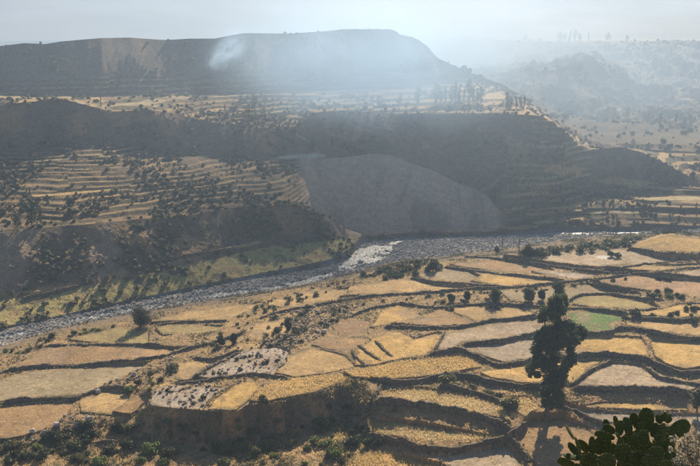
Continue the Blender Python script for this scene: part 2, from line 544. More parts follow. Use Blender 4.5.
terrace(tz * leftm * (0.6 + 0.45 * sstep(-0.2, 0.15, fbm(GX / 28, GY / 28, 3, 15))), 1.35, 201, 1.1, 0.46, 40.0, 0.62)
terrace(up * leftm * 0.35 * (PX > 60) * sstep(0.0, 0.3, fbm(GX / 40, GY / 40, 2, 8)), 3.0, 221)
terrace(bn * leftm * 1.0, 1.5, 231, 0.6, 0.34, 34.0, 0.85)
terrace(between('R8', 'R9') * leftm * sstep(0.36, 0.2, T2 + 0.08 * nse), 2.4, 241, 0.6, 0.45, 30.0)
terrace((between('R4', 'R8') * rightm * (1 - between('R6', 'R7') * sstep(0.3, 0.8, T2) * (1 - sstep(520, 545, PX))) * sstep(0.55, 0.25, (between('R6', 'R7') * sstep(585, 600, PX)) * 1.0)), 2.6, 251, 0.5, 0.42, 28.0, 0.9)
terrace((between('R9', 'S4') * sstep(480, 520, PX)) * 0.7 * sstep(-0.1, 0.3, fbm(GX / 70, GY / 70, 3, 14)), 4.0, 261, 0.8, 0.45, 60.0, 0.7)
mesa = I2 >= IDX['S5']
mixc(mesa * 1.0, C['soil'])
mixc(mesa * sstep(0.1, 0.4, nse), C['straw'])

# ------------------------------------------------------------------ fields traced on the near terraces (outline, crop, level offset)
FIELDS = [
    ([(626, 249), (640, 242), (655, 236), (668, 233), (690, 237), (800, 240), (800, 255), (675, 251.5), (645, 249.5)], 'gold', None, 0),
    ([(530, 257), (560, 254.5), (628, 249), (675, 253), (800, 257), (800, 259), (700, 260), (665, 261), (630, 265), (598, 269), (575, 268), (550, 265), (525, 261), (500, 258.5)], 'pale', 0, 0),
    ([(448, 266), (470, 262), (500, 260), (525, 263), (545, 266), (555, 270), (545, 275), (525, 273), (495, 272), (470, 269)], 'tan', 0, 0),
    ([(530, 272), (550, 270), (580, 273), (602, 275), (588, 278), (567, 279)], 'stony', 0, 0),
    ([(605, 271), (632, 267), (665, 263), (800, 262), (800, 265), (700, 266), (675, 268), (655, 271), (632, 273)], 'straw', 0, 0),
    ([(660, 273), (680, 270), (700, 268), (800, 267), (800, 279), (700, 276.5), (675, 273)], 'pale', 0, 0),
    ([(413, 277), (425, 272), (443, 268.5), (470, 271), (480, 276), (470, 281.5), (455, 281.5), (433, 280)], 'greyolive', 0, 0),
    ([(470, 271), (495, 275), (525, 277), (550, 279), (564, 281), (540, 283), (525, 285), (505, 286), (480, 283), (470, 281.5), (480, 276)], 'gold', 0, 0),
    ([(340, 291), (370, 284), (393, 280), (412, 279), (433, 283), (470, 286), (488, 287), (465, 288), (425, 291), (375, 294.5), (340, 298)], 'straw', 0, 0),
    ([(500, 291), (525, 289), (562, 285), (588, 283), (603, 288), (640, 294), (607, 293), (585, 294), (570, 300), (545, 303), (510, 302)], 'greyolive', 0, 0),
    ([(592, 282), (615, 278.5), (640, 276), (670, 276), (700, 280), (800, 283), (800, 299), (700, 299), (690, 296), (660, 291), (640, 291), (625, 290), (603, 286)], 'red', 0, 0),
    ([(572, 301), (586, 296), (607, 295), (640, 299), (655, 303), (660, 307), (645, 309), (625, 309), (607, 309), (585, 306), (572, 305)], 'olive', 0, 0),
    ([(566, 313), (585, 311), (607, 313), (622, 316), (625, 320), (610, 324), (618, 328), (610, 332), (583, 332), (576, 325), (570, 318)], 'green', 0, 0),
    ([(640, 311), (662, 309), (680, 303), (800, 301), (800, 316), (700, 316), (680, 319), (655, 317), (635, 318)], 'gold', 0, 0),
    ([(625, 322), (655, 320), (680, 322), (800, 319), (800, 337), (700, 336), (675, 335), (655, 332), (640, 328), (628, 327)], 'straw', 0, 0),
    ([(572, 337), (610, 335), (640, 336), (646, 345), (647, 357), (610, 354), (572, 355)], 'gold', 0, 0),
    ([(649, 337), (675, 339), (800, 340), (800, 371), (700, 369), (686, 372), (668, 367), (653, 357), (650, 345)], 'gold', 0, 0),
    ([(447, 333), (463, 329.5), (490, 323), (525, 319.5), (545, 317), (545, 333), (525, 334), (500, 340), (463, 342), (455, 350), (436, 351), (440, 343)], 'pale', 0, 0),
    ([(466, 345), (500, 343), (525, 338), (545, 336), (545, 357), (525, 361), (505, 364), (485, 357), (464, 348)], 'grey', 0, 0),
    ([(480, 374), (500, 369.5), (531, 363), (574, 360), (605, 359.5), (587, 371), (573, 386), (525, 385.5), (490, 380)], 'gold', 0, 0.3),
    ([(577, 387.5), (590, 374), (613, 361.5), (640, 364), (655, 376), (680, 383), (703, 386), (692, 392), (660, 388.5), (608, 388.5)], 'pale', 0, 0.2),
    ([(645, 361.5), (660, 371), (682, 376.5), (800, 375), (800, 385), (690, 381), (660, 376)], 'straw', 0, -0.2),
    ([(343, 372), (393, 364), (433, 357), (460, 353), (475, 363), (481, 368), (450, 374), (413, 380), (383, 381.5), (352, 377)], 'gold', 1, 0.4),
    ([(358, 350), (372, 338), (385, 331.5), (400, 332), (415, 338), (438, 331), (443, 333), (436, 346), (425, 354.5), (395, 361.5), (375, 366), (355, 366)], 'gold', 0, 0),
    ([(370, 328), (380, 314), (393, 306), (415, 310), (422, 317), (400, 323), (385, 325.5)], 'gold', 0, 0.3),
    ([(387, 326.5), (405, 322.5), (425, 318), (440, 311), (455, 314), (475, 323), (460, 326), (438, 327.5), (413, 326.5)], 'tan', 0, 0.6),
    ([(445, 310.5), (470, 307), (495, 306), (525, 308), (540, 315), (525, 317), (490, 320), (478, 322.5), (465, 316)], 'straw', 0, 0),
    ([(331, 327), (348, 320), (369, 321), (368, 335), (344, 336.5)], 'brown', 0, 0),
    ([(288, 355), (312, 346), (347, 355), (356, 365), (330, 373), (294, 378), (274, 374)], 'straw', 0, 0),
    ([(312, 344.5), (325, 336), (345, 338), (366, 338), (358, 347), (347, 353)], 'tan', 0, 0),
    ([(249, 402), (258, 391), (280, 380), (310, 377), (342, 372), (351, 377.5), (336, 384), (316, 392), (288, 398), (260, 404)], 'gold', 1, 0.2),
    ([(208, 409), (220, 396), (232, 388), (248, 381), (262, 383), (257, 391), (247, 402), (237, 410)], 'gold', 0, 0.2),
    ([(149, 404), (152, 392), (165, 387), (195, 386), (222, 387), (209, 400), (203, 409), (175, 408)], 'stony', 0, 0),
    ([(190, 377), (205, 369), (240, 351), (275, 345.5), (290, 350), (285, 365), (272, 374), (250, 373.5), (210, 379.5)], 'stony', 0, 0),
    ([(174, 379), (178, 365), (195, 361), (225, 361), (205, 368), (189, 380)], 'straw', 0, 0),
    ([(68, 341), (90, 335), (121, 327), (150, 330), (147, 343), (100, 343.5)], 'olive', 0, 0),
    ([(8, 371), (25, 362), (53, 347.5), (100, 347), (146, 346), (183, 347), (164, 356.5), (120, 360), (75, 365), (33, 367)], 'tan', 0, 0.2),
    ([(-60, 402), (-40, 385), (0, 381), (33, 371), (75, 368), (120, 363.5), (153, 361), (130, 373), (105, 385), (82, 396.5), (35, 399), (0, 403)], 'greyolive', 0, 0.2),
    ([(-60, 410), (0, 407), (35, 402), (78, 400.5), (60, 420), (40, 432), (25, 437), (8, 441), (-60, 440)], 'tan', 0, 0),
    ([(80, 399), (100, 391), (130, 391.5), (125, 408), (112, 415), (80, 413)], 'straw', 0, 0),
    ([(112, 414), (130, 400), (149, 390), (151, 395), (145, 406), (130, 416)], 'tan', 0, 0),
    ([(156, 329), (171, 326), (226, 324), (215, 331), (162, 336)], 'olive', 0, 0),
    ([(150, 324), (165, 318), (200, 310), (240, 303), (262, 302), (245, 312), (230, 318.5), (200, 319.5), (170, 322)], 'straw', 0, 0),
    ([(203, 339), (225, 329), (246, 323), (240, 333), (215, 342)], 'tan', 0, 0),
    ([(248, 336), (256, 324.5), (285, 319), (288, 330), (275, 338), (255, 340)], 'straw', 0, 0),
    ([(268, 303), (300, 294), (330, 288), (352, 287), (345, 296), (325, 301.5), (295, 306.5), (268, 309)], 'straw', 0, 0),
    ([(385, 391), (413, 386.5), (430, 388), (455, 393), (500, 408), (511, 423), (486, 417.5), (455, 410), (413, 403.5), (381, 401)], 'palegrass', 1, 0),
    ([(368, 420), (400, 418), (433, 423), (470, 430), (498, 437), (438, 441.5), (413, 439), (370, 437)], 'palegrass', 1, -0.4),
    ([(358, 457), (380, 451), (413, 455), (440, 462), (460, 474), (350, 474)], 'gold', 1, -0.3),
    ([(425, 452), (450, 453), (480, 447.5), (505, 441), (515, 450), (522, 466), (480, 474), (455, 468)], 'pale', 0, -0.5),
    ([(500, 397), (530, 396), (538, 408), (527, 420), (514, 412)], 'palegrass', 1, 0),
    ([(580, 405), (600, 402), (640, 402), (683, 405), (687, 411), (650, 412), (610, 409)], 'gold', 0, 0),
    ([(556, 398), (575, 404), (610, 411), (650, 414), (710, 413), (710, 424), (640, 426), (585, 421)], 'grey', 0, -0.3),
    ([(515, 428), (530, 412), (560, 412), (585, 424), (600, 440), (600, 474), (540, 474), (525, 452)], 'tan', 0, -0.6),
]


def inpoly(poly, x, y):
    c = np.zeros(x.shape, bool)
    n = len(poly)
    for i in range(n):
        x1, y1 = poly[i]
        x2, y2 = poly[(i + 1) % n]
        cond = (y1 > y) != (y2 > y)
        if y1 == y2:
            continue
        c ^= cond & (x < (x2 - x1) * (y - y1) / (y2 - y1) + x1)
    return c


def segd(poly, x, y):
    d = np.full(x.shape, 1e9)
    for (x1, y1), (x2, y2) in zip(poly[:-1], poly[1:]):
        vx, vy = x2 - x1, y2 - y1
        t = np.clip(((x - x1) * vx + (y - y1) * vy) / (vx * vx + vy * vy), 0, 1)
        d = np.minimum(d, np.hypot(x - x1 - t * vx, y - y1 - t * vy))
    return d


nearmask = (I2 >= IDX['N4']) & (I2 <= IDX['P4'])
WPX = PX + 2.2 * fbm(GX / 5, GY / 5, 4, 401)
WPY = PY + 1.1 * fbm(GX / 5, GY / 5, 4, 402)
TALL = np.zeros((NR, NC))
FIDX = {}
for fi, (poly, cname, tall, dz) in enumerate(FIELDS):
    p = np.array(poly)
    bb = nearmask & (PX > p[:, 0].min() - 2) & (PX < p[:, 0].max() + 2) & (PY > p[:, 1].min() - 2) & (PY < p[:, 1].max() + 2)
    rr, cc = np.nonzero(bb)
    ins = inpoly(poly, WPX[rr, cc], WPY[rr, cc])
    rr, cc = rr[ins], cc[ins]
    if len(rr) < 20:
        continue
    zb = GZ0[rr, cc]
    mound = tall is None
    lv = np.mean(zb)
    keep = 1.0 if mound else 0.30
    x, y = GX[rr, cc], GY[rr, cc]
    Zt[rr, cc] = lv + keep * (zb - lv) + dz + 0.05 * nsf[rr, cc] + 0.10 * nse[rr, cc]
    ZONE[rr, cc] = 100 + fi
    col = C[cname][None, :] * (1 + 0.26 * nse[rr, cc] + 0.24 * nsf[rr, cc] + 0.12 * nss[rr, cc])[:, None]
    # ploughing and mowing lines along the field, and bare patches
    ang = 0.35 * math.sin(fi * 2.1)
    s = (x * math.sin(ang) + y * math.cos(ang)) / 1.1 + 0.5 * vnoise(x / 6, y / 6, 70)
    col *= (1 + 0.05 * np.sin(2 * np.pi * s) * (vnoise(x / 9, y / 9, 71) > -0.3))[:, None]
    bare = sstep(0.2, 0.5, fbm(x / 9, y / 9, 4, 500 + fi))
    col += (C['soil'][None] * 1.15 - col) * (0.6 * bare)[:, None]
    weed = sstep(0.3, 0.55, fbm(x / 4, y / 4, 3, 700 + fi))
    col += (C['scrub'][None] * 1.1 - col) * (0.5 * weed)[:, None]
    ed = segd(list(poly) + [poly[0]], WPX[rr, cc], WPY[rr, cc])
    edge = sstep(2.6, 0.3, ed + 1.3 * nsf[rr, cc]) * 0.75
    gcol = np.where((nss[rr, cc] + nsf[rr, cc] > 0.0)[:, None], C['tan'][None] * 0.9, C['scrub'][None] * 1.1)
    col += (gcol - col) * edge[:, None]
    CL[rr, cc] = col
    TALL[rr, cc] = 1.0 if tall else 0.0
    FIDX[fi] = (rr, cc)

# crescent lips on the small golden terraces and the two dusty white patches
for (cx, cy, rx, ry) in ((602, 259, 9, 2.2), (533, 258, 5, 1.4), (617, 256, 5, 1.2)):
    d = ((PX - cx) / rx) ** 2 + ((PY - cy) / ry) ** 2
    mixc(nearmask * sstep(1.1, 0.5, d + 0.5 * nsf), np.array((0.60, 0.55, 0.47)))

# far fields that stand out as single pale or golden plots
FARF = [([(270, 158), (288, 154), (318, 153), (326, 156), (322, 158.5), (290, 159.5)], 'sand', ('R5', 'R7')),
        ([(541, 172), (548, 167.5), (572, 166), (585, 169.5), (580, 174.5), (556, 176)], 'straw', ('R4', 'R8')),
        ([(482, 98), (488, 90), (498, 91), (506, 97), (505, 101)], 'gold', ('R7', 'R9')),
        ([(633, 198), (660, 194), (700, 192), (720, 192), (720, 198), (680, 200), (650, 200)], 'palegrass', ('R4', 'R8')),
        ([(596, 180), (612, 177), (640, 179), (660, 183), (640, 186), (605, 184)], 'straw', ('R4', 'R8')),
        ([(22, 292), (45, 286), (78, 281), (80, 285), (52, 291), (25, 296)], 'tan', ('R3', 'R5')),
        ([(200, 249), (225, 244), (258, 240), (262, 243), (230, 249), (204, 252)], 'straw', ('R3', 'R5')),
        ([(30, 192), (70, 188), (110, 187), (112, 190), (70, 194), (32, 196)], 'straw', ('R5', 'R6'))]
FARZ = {}
for k, (poly, cname, (ra, rb)) in enumerate(FARF):
    mm = between(ra, rb) & inpoly(poly, PX + 0.6 * nsf, PY + 0.4 * nsf)
    if mm.sum() < 6:
        continue
    CL[mm] = C[cname] * (1.05 + 0.15 * nsf[mm])[:, None]
    lv = np.mean(Zt[mm])
    Zt[mm] = lv + 0.2 * (Zt[mm] - lv)
    ZONE[mm] = 200 + k

# light footpaths cut across the far slopes
PATHS = [[(258, 134), (275, 127), (290, 118), (300, 110), (306, 104)], [(288, 128), (300, 136), (312, 146), (320, 154)], [(480, 190), (490, 187), (498, 178)], [(585, 62), (598, 70), (612, 80)], [(640, 62), (660, 74), (680, 80)]]


for p in PATHS:
    d = segd(p, PX, PY)
    mixc(FAR * 0.7 * sstep(1.15, 0.4, d + 0.7 * nsf), C['tan'] * 1.25)

# low gravel channel for the river: bed is cut below the water level along the channel line
CHAN = [(-140, 366, 4), (0, 339, 3.2), (60, 323, 2.8), (120, 311, 2.5), (180, 301, 2.4), (240, 292, 2.6), (275, 287.5, 3.0), (300, 283.5, 2.6), (325, 276, 2.4), (345, 268, 3.0), (360, 260, 6), (372, 254, 9), (380, 248, 6), (392, 241.5, 2.0), (415, 239.5, 1.3),
        (450, 238, 1.2), (500, 236, 1.3), (545, 234, 2.0), (575, 232.6, 3.0), (605, 232.4, 3.2), (634, 232, 2.6), (660, 231, 1.2), (740, 230.5, 1.2), (840, 230.5, 1.2)]
ZW = 10.15
chX = np.array([at_Y(p[0], p[1], Y_of_z(p[0], p[1], ZW))[:2] for p in CHAN])
chW = []
for p in CHAN:
    chW.append(0.5 * abs(Y_of_z(p[0], p[1] - p[2], ZW) - Y_of_z(p[0], p[1] + p[2], ZW)))
chW = np.array(chW)
tt = np.linspace(0, len(CHAN) - 1, 420)
rcx = gsm(np.interp(tt, np.arange(len(CHAN)), chX[:, 0]), 6)
rcy = gsm(np.interp(tt, np.arange(len(CHAN)), chX[:, 1]), 6)
rcw = gsm(np.interp(tt, np.arange(len(CHAN)), chW), 5)
bm_ = (I2 >= IDX['P4']) & (I2 <= IDX['R2'])
rr, cc = np.nonzero(bm_)
x, y = GX[rr, cc], GY[rr, cc]
best = np.full(len(x), 1e9)
for k in range(0, 420, 2):
    best = np.minimum(best, np.hypot(x - rcx[k], (y - rcy[k])) - rcw[k] * 0.62)
inside = sstep(1.0, -1.5, best + 1.2 * nsf[rr, cc])
Zt[rr, cc] = Zt[rr, cc] * (1 - inside) + (ZW - 0.45 + 1.15 * nsf[rr, cc] + 0.35 * nss[rr, cc]) * inside

CL *= np.clip(1 + 0.10 * nss + 0.06 * rng.standard_normal(nss.shape), 0.5, 1.5)[..., None]
CL = np.clip(CL, 0.02, 0.75)
FPX_, FPY_ = project(GX, np.maximum(GY, 3.0), Zt)


def pick(px, py, lo='N4', hi='S6', back=False):
    """world point of the ground seen at a photograph pixel (first surface met, or last when back)"""
    dx, dy, dz = ray(px, py)
    a = dx / dy
    ci = (a + AMAX) / (2 * AMAX) * (NC - 1)
    c0 = int(np.clip(math.floor(ci), 0, NC - 2))
    f = min(max(ci - c0, 0), 1)
    r0 = np.searchsorted(ROWI, IDX[lo])
    r1 = np.searchsorted(ROWI, IDX[hi]) if hi != 'S6' else NR
    colY = FPY_[r0:r1, c0] * (1 - f) + FPY_[r0:r1, c0 + 1] * f
    s = np.nonzero((colY[:-1] >= py) & (colY[1:] < py))[0]
    if len(s) == 0:
        k = int(np.argmin(np.abs(colY - py)))
        t = 0
    else:
        k = int(s[-1] if back else s[0])
        t = (colY[k] - py) / max(colY[k] - colY[k + 1], 1e-6)
    k2 = min(k + 1, len(colY) - 1)
    Y = (GY[r0 + k, c0] * (1 - f) + GY[r0 + k, c0 + 1] * f) * (1 - t) + (GY[r0 + k2, c0] * (1 - f) + GY[r0 + k2, c0 + 1] * f) * t
    z = (Zt[r0 + k, c0] * (1 - f) + Zt[r0 + k, c0 + 1] * f) * (1 - t) + (Zt[r0 + k2, c0] * (1 - f) + Zt[r0 + k2, c0 + 1] * f) * t
    return Vector((a * Y, Y, z))


def height(X, Y):
    """ground height at a plan position"""
    a = X / Y
    ci = min(max((a + AMAX) / (2 * AMAX) * (NC - 1), 0), NC - 1.001)
    c0 = int(ci)
    f = ci - c0
    z = 0
    for c, w in ((c0, 1 - f), (c0 + 1, f)):
        col = GY[:, c]
        k = int(np.clip(np.searchsorted(col, Y) - 1, 0, NR - 2))
        t = min(max((Y - col[k]) / max(col[k + 1] - col[k], 1e-6), 0), 1)
        z += w * (Zt[k, c] * (1 - t) + Zt[k + 1, c] * t)
    return z


# ------------------------------------------------------------------ terrain meshes
VID = np.arange(NR * NC).reshape(NR, NC)
quads = np.stack([VID[:-1, :-1], VID[:-1, 1:], VID[1:, 1:], VID[1:, :-1]], -1).reshape(-1, 4)
fz = ZONE[:-1, :-1].reshape(-1)
V = np.stack([GX, GY, Zt], -1).reshape(-1, 3)
CV = CL.reshape(-1, 3)


def submesh(name, sel):
    f = quads[sel]
    u, inv = np.unique(f, return_inverse=True)
    return mesh_np(name, V[u], inv.reshape(f.shape), False, CV[u])


ground = link('ground', submesh('ground', fz == 0), M_GROUND)
tag(ground, kind='structure')
near_hill = tag(link('near_hillside', submesh('near_hillside', fz == 4), M_GROUND), kind='structure')
bed_o = tag(link('river_bed', submesh('river_bed', fz == 1), M_BED), kind='structure')
hill_o = tag(link('terraced_hillside', submesh('terraced_hillside', fz == 2), M_HILL), kind='structure')
slide_o = tag(link('landslide_slope', submesh('landslide_slope', fz == 3), M_HILL), kind='structure')
plat_o = tag(link('distant_hills', submesh('distant_hills', fz == 5), M_HILL), kind='structure')
for fi in FIDX:
    sel = fz == 100 + fi
    if sel.sum() > 5:
        o = link('field', submesh('field', sel), M_FIELD, ground)
        if FIELDS[fi][1] == 'green':
            o['label'] = 'bright green irrigated field'
for k in range(len(FARF)):
    sel = fz == 200 + k
    if sel.sum() > 5:
        link('field', submesh('field', sel), M_HILL, hill_o)

# far mountains closing the valley
def mountain(name, Y0, Y1, base, top, seed, ncol=220, nrow=60, half=3200, col=(0.22, 0.19, 0.15)):
    xs = np.linspace(-half, half, ncol)
    t = np.linspace(0, 1, nrow)
    crest = top + 0.35 * (top - base) * fbm(xs / 700, xs * 0, 4, seed)
    X = np.repeat(xs[None], nrow, 0)
    Y = Y0 + (Y1 - Y0) * t[:, None] + 250 * fbm(X / 900, X * 0 + 3, 3, seed + 9)
    prof = np.sin(np.clip(t, 0, 1) * np.pi * 0.5)[:, None]
    Z = base + (crest[None] - base) * prof + 26 * prof * fbm(X / 170 + 0.6 * vnoise(X / 300, Y / 300, seed), Y / 420, 5, seed + 3)
    back = t > 0.9
    Z = Z - ((t - 0.9).clip(0)[:, None]) * 300
    vid = np.arange(nrow * ncol).reshape(nrow, ncol)
    q = np.stack([vid[:-1, :-1], vid[:-1, 1:], vid[1:, 1:], vid[1:, :-1]], -1).reshape(-1, 4)
    cc_ = np.array(col)[None] * (1 + 0.4 * fbm(X / 120, Y / 120, 4, seed + 4).reshape(-1, 1))
    o = link(name, mesh_np(name, np.stack([X, Y, Z], -1).reshape(-1, 3), q, True, cc_), M_HILL)
    return tag(o, kind='structure')


mountain('foothills', 1480, 2300, 50, 84, 301)
mountain('mountain', 2300, 4300, 60, 140, 331, half=4200)
sheet = mesh_np('valley_floor', [(-6000, -400, 6), (6000, -400, 6), (6000, 6000, 6), (-6000, 6000, 6)], [(0, 1, 2, 3)], False, np.tile(C['scrub'], (4, 1)))
tag(link('valley_floor', sheet, M_GROUND), kind='structure')

# ------------------------------------------------------------------ river water
m, nt, out = new_mat('river_water')
N, L = nt.nodes.new, nt.links.new
b = N('ShaderNodeBsdfPrincipled')
b.inputs['Base Color'].default_value = (0.10, 0.11, 0.10, 1)
b.inputs['Roughness'].default_value = 0.30
b.inputs['IOR'].default_value = 1.33
tc = N('ShaderNodeTexCoord')
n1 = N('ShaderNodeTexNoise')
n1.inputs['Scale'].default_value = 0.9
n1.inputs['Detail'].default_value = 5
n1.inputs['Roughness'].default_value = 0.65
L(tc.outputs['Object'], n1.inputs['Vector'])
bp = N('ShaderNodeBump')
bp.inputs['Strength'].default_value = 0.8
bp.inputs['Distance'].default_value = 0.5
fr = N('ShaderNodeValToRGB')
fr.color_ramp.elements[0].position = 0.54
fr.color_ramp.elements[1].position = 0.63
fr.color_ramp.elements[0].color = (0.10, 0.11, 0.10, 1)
fr.color_ramp.elements[1].color = (0.80, 0.82, 0.82, 1)  # foam-white patches in the base colour, doubling as painted sun glitter
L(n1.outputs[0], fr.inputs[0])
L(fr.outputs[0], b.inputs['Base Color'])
L(n1.outputs[0], bp.inputs['Height'])
L(bp.outputs[0], b.inputs['Normal'])
L(b.outputs[0], out.inputs['Surface'])
M_WATER = m
tx, ty = np.gradient(rcx), np.gradient(rcy)
ln = np.hypot(tx, ty)
nx, ny = -ty / ln, tx / ln
wid = np.minimum(rcw * 0.75 + 2.0, 16)
wv, wf = [], []
for k in range(420):
    for j in range(7):
        s = (j / 6 - 0.5) * 2 * wid[k]
        wv.append((rcx[k] + nx[k] * s, rcy[k] + ny[k] * s, ZW + 0.04 * math.sin(k * 0.7 + j)))
for k in range(419):
    for j in range(6):
        i0 = k * 7 + j
        wf.append((i0, i0 + 7, i0 + 8, i0 + 1))
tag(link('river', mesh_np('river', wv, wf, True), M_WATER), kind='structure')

# ------------------------------------------------------------------ dry-stone walls and terrace banks
WALLS = [
    ([(258, 319), (280, 312), (295, 309.5), (325, 304), (350, 299), (375, 296), (425, 293), (470, 289), (510, 287.5), (525, 286.5), (562, 282.5), (600, 278.5), (632, 274.5), (665, 274), (700, 278), (800, 281)], 1.2, 'long dark boundary wall winding right across the whole middle of the fields'),
    ([(412, 278), (433, 281.5), (458, 283), (490, 285.5), (508, 287)], 0.9, 'low wall below the grey-green plot and its golden neighbour'),
    ([(443, 267), (470, 270), (495, 273.5), (525, 275.5), (550, 278.5), (567, 281)], 0.9, 'low wall between the brown plot and the grey-green plot'),
    ([(465, 257), (490, 258), (525, 262), (550, 266), (580, 270), (607, 273), (630, 274)], 1.2, 'dark wall slanting down in front of the big pale upper field'),
    ([(598, 270), (630, 266), (665, 262), (700, 261), (800, 260)], 0.9, 'thin wall along the lower right edge of the big pale field'),
    ([(652, 272), (675, 269), (700, 267), (800, 266)], 0.8, 'short thin wall rising to the right frame edge above the pale corner plot'),
    ([(628, 249), (645, 250), (675, 252), (700, 253.5), (800, 256)], 0.9, 'low wall at the foot of the golden mound'),
    ([(589, 283), (603, 287), (625, 291), (640, 292.5)], 1.0, 'short wall below the left tip of the reddish field'),
    ([(568, 302), (575, 298), (585, 295), (607, 294), (640, 298), (665, 300)], 1.2, 'arched wall around the top of the olive plot above the green field'),
    ([(560, 309), (582, 308.5), (607, 311), (630, 314)], 1.3, 'wall along the top edge of the bright green field'),
    ([(625, 310), (645, 310), (662, 308)], 0.9, 'short wall stub at the lower right of the olive plot'),
    ([(572, 334.5), (595, 334), (610, 333.5), (617, 330), (632, 329), (655, 334), (675, 337.5), (700, 338.5), (800, 339)], 1.7, 'thick dark wall under the bright green field running to the right edge'),
    ([(632, 320), (655, 319), (680, 321), (700, 318), (800, 317)], 1.3, 'dark wall right of the green field between two straw plots'),
    ([(350, 317), (362, 312), (375, 308), (400, 304), (425, 307), (438, 308.5), (470, 305), (495, 304), (525, 306), (545, 308)], 1.3, 'bushy wall behind the small round trees in the middle'),
    ([(383, 327), (400, 328), (413, 328), (438, 328.5), (463, 327.5), (490, 321.5), (525, 318), (540, 316)], 1.6, 'wall under the brown hump-shaped plot'),
    ([(445, 331), (440, 341), (435, 350)], 0.9, 'short wall between golden stubble and the pale grey plot'),
    ([(462, 345), (480, 343), (500, 341.5), (525, 336), (545, 334)], 1.6, 'dark wall between the two pale plots left of the tall tree'),
    ([(428, 355), (445, 352), (460, 350), (472, 355), (483, 360), (500, 366.5), (525, 362.5), (540, 359.5)], 1.6, 'curved wall below the grey plot left of the tall tree'),
    ([(378, 383), (395, 383.5), (413, 382), (455, 375.5), (470, 378), (490, 382.5), (525, 388), (550, 389)], 2.0, 'high dark bank below the long golden tongue of straw'),
    ([(571, 389), (590, 390), (608, 391), (640, 390.5), (660, 391), (685, 395), (692, 398)], 2.4, 'high dark bank below the pale plot right of the tall tree'),
    ([(572, 357), (590, 356), (610, 355.5), (643, 359), (655, 364), (668, 370), (686, 374.5), (700, 372.5), (800, 372)], 1.7, 'dark wall below the golden field right of the tall tree'),
    ([(574, 387), (581, 379), (588, 372.5), (600, 366), (613, 360)], 0.9, 'thin curved wall climbing between the golden and the pale plot'),
    ([(641, 362), (650, 370), (658, 378), (681, 382), (703, 386), (800, 388)], 1.2, 'lower bank of the narrow straw strip at the right edge'),
    ([(374, 402), (390, 403.5), (413, 405), (455, 412), (486, 419.5), (500, 425), (513, 431)], 2.4, 'long bank between the two pale grass terraces at bottom centre'),
    ([(440, 384), (455, 389), (480, 394.5), (503, 403.5), (520, 409)], 1.5, 'bank above the upper pale grass terrace at bottom centre'),
    ([(364, 439), (382, 441), (400, 443.5), (420, 449.5), (450, 450.5), (480, 445), (505, 439), (516, 433), (525, 427)], 2.2, 'sagging bank below the lower pale grass terrace'),
    ([(508, 439), (516, 445), (523, 453), (528, 462)], 1.8, 'short steep bank at bottom centre left of the tree shadow'),
    ([(556, 404), (575, 412), (595, 422), (612, 428)], 1.5, 'short bank below the trunk of the tall tree'),
    ([(43, 346), (75, 345), (100, 345.5), (146, 344.5), (164, 345.5)], 1.1, 'straight wall below the olive plot with the round tree'),
    ([(-40, 376), (0, 372.5), (33, 368), (75, 366.5), (120, 361.5), (160, 357.5), (185, 350), (214, 343), (240, 335), (246, 330)], 1.3, 'long wall above the grey-green field at far left'),
    ([(-40, 406), (0, 404), (23, 400.5), (78, 398.5), (90, 393), (100, 388.5), (115, 387.5), (130, 389)], 1.3, 'wall below the grey-green field at far left'),
    ([(193, 358), (205, 359.5), (214, 359.5), (230, 355), (242, 350)], 1.3, 'short dark wall left of the upper stony plot'),
    ([(173, 382), (190, 381), (205, 370), (222, 361), (240, 352)], 1.0, 'thin wall along the left side of the upper stony plot'),
    ([(173, 384.5), (190, 382.5), (208, 380.5), (230, 377), (250, 374.5), (270, 376), (290, 379)], 1.2, 'wall between the upper and the lower stony plot'),
    ([(152, 326), (162, 325), (182, 322.5), (214, 321.5), (230, 321)], 1.1, 'wall right of the round tree above the small olive plot'),
    ([(352, 352), (357, 358), (366, 365)], 0.6, 'first small crescent bank at left on the golden steps'),
    ([(359, 345), (366, 351), (380, 360)], 0.7, 'middle small crescent bank on the golden steps'),
    ([(375, 340), (381, 347), (392, 356)], 0.7, 'right small crescent bank on the golden steps'),
    ([(385, 380), (378, 392), (370, 402), (366, 412)], 1.2, 'crumbling bank at the head of the dark gully'),
    ([(60, 441), (78, 442), (95, 443), (118, 441)], 0.9, 'low crumbling wall on the bushy ground at bottom left'),
    ([(20, 300), (40, 295), (62, 291), (80, 286)], 1.4, 'bank below the tan river terrace on the far side at left'),
    ([(150, 262), (175, 258), (200, 254), (235, 249)], 1.2, 'bank below the straw terrace on the far river side'),
]


def resample(pts, step):
    p = np.array(pts, float)
    d = np.r_[0, np.cumsum(np.hypot(*np.diff(p, axis=0).T))]
    n = max(2, int(d[-1] / step) + 1)
    s = np.linspace(0, d[-1], n)
    return np.stack([np.interp(s, d, p[:, k]) for k in range(p.shape[1])], -1)


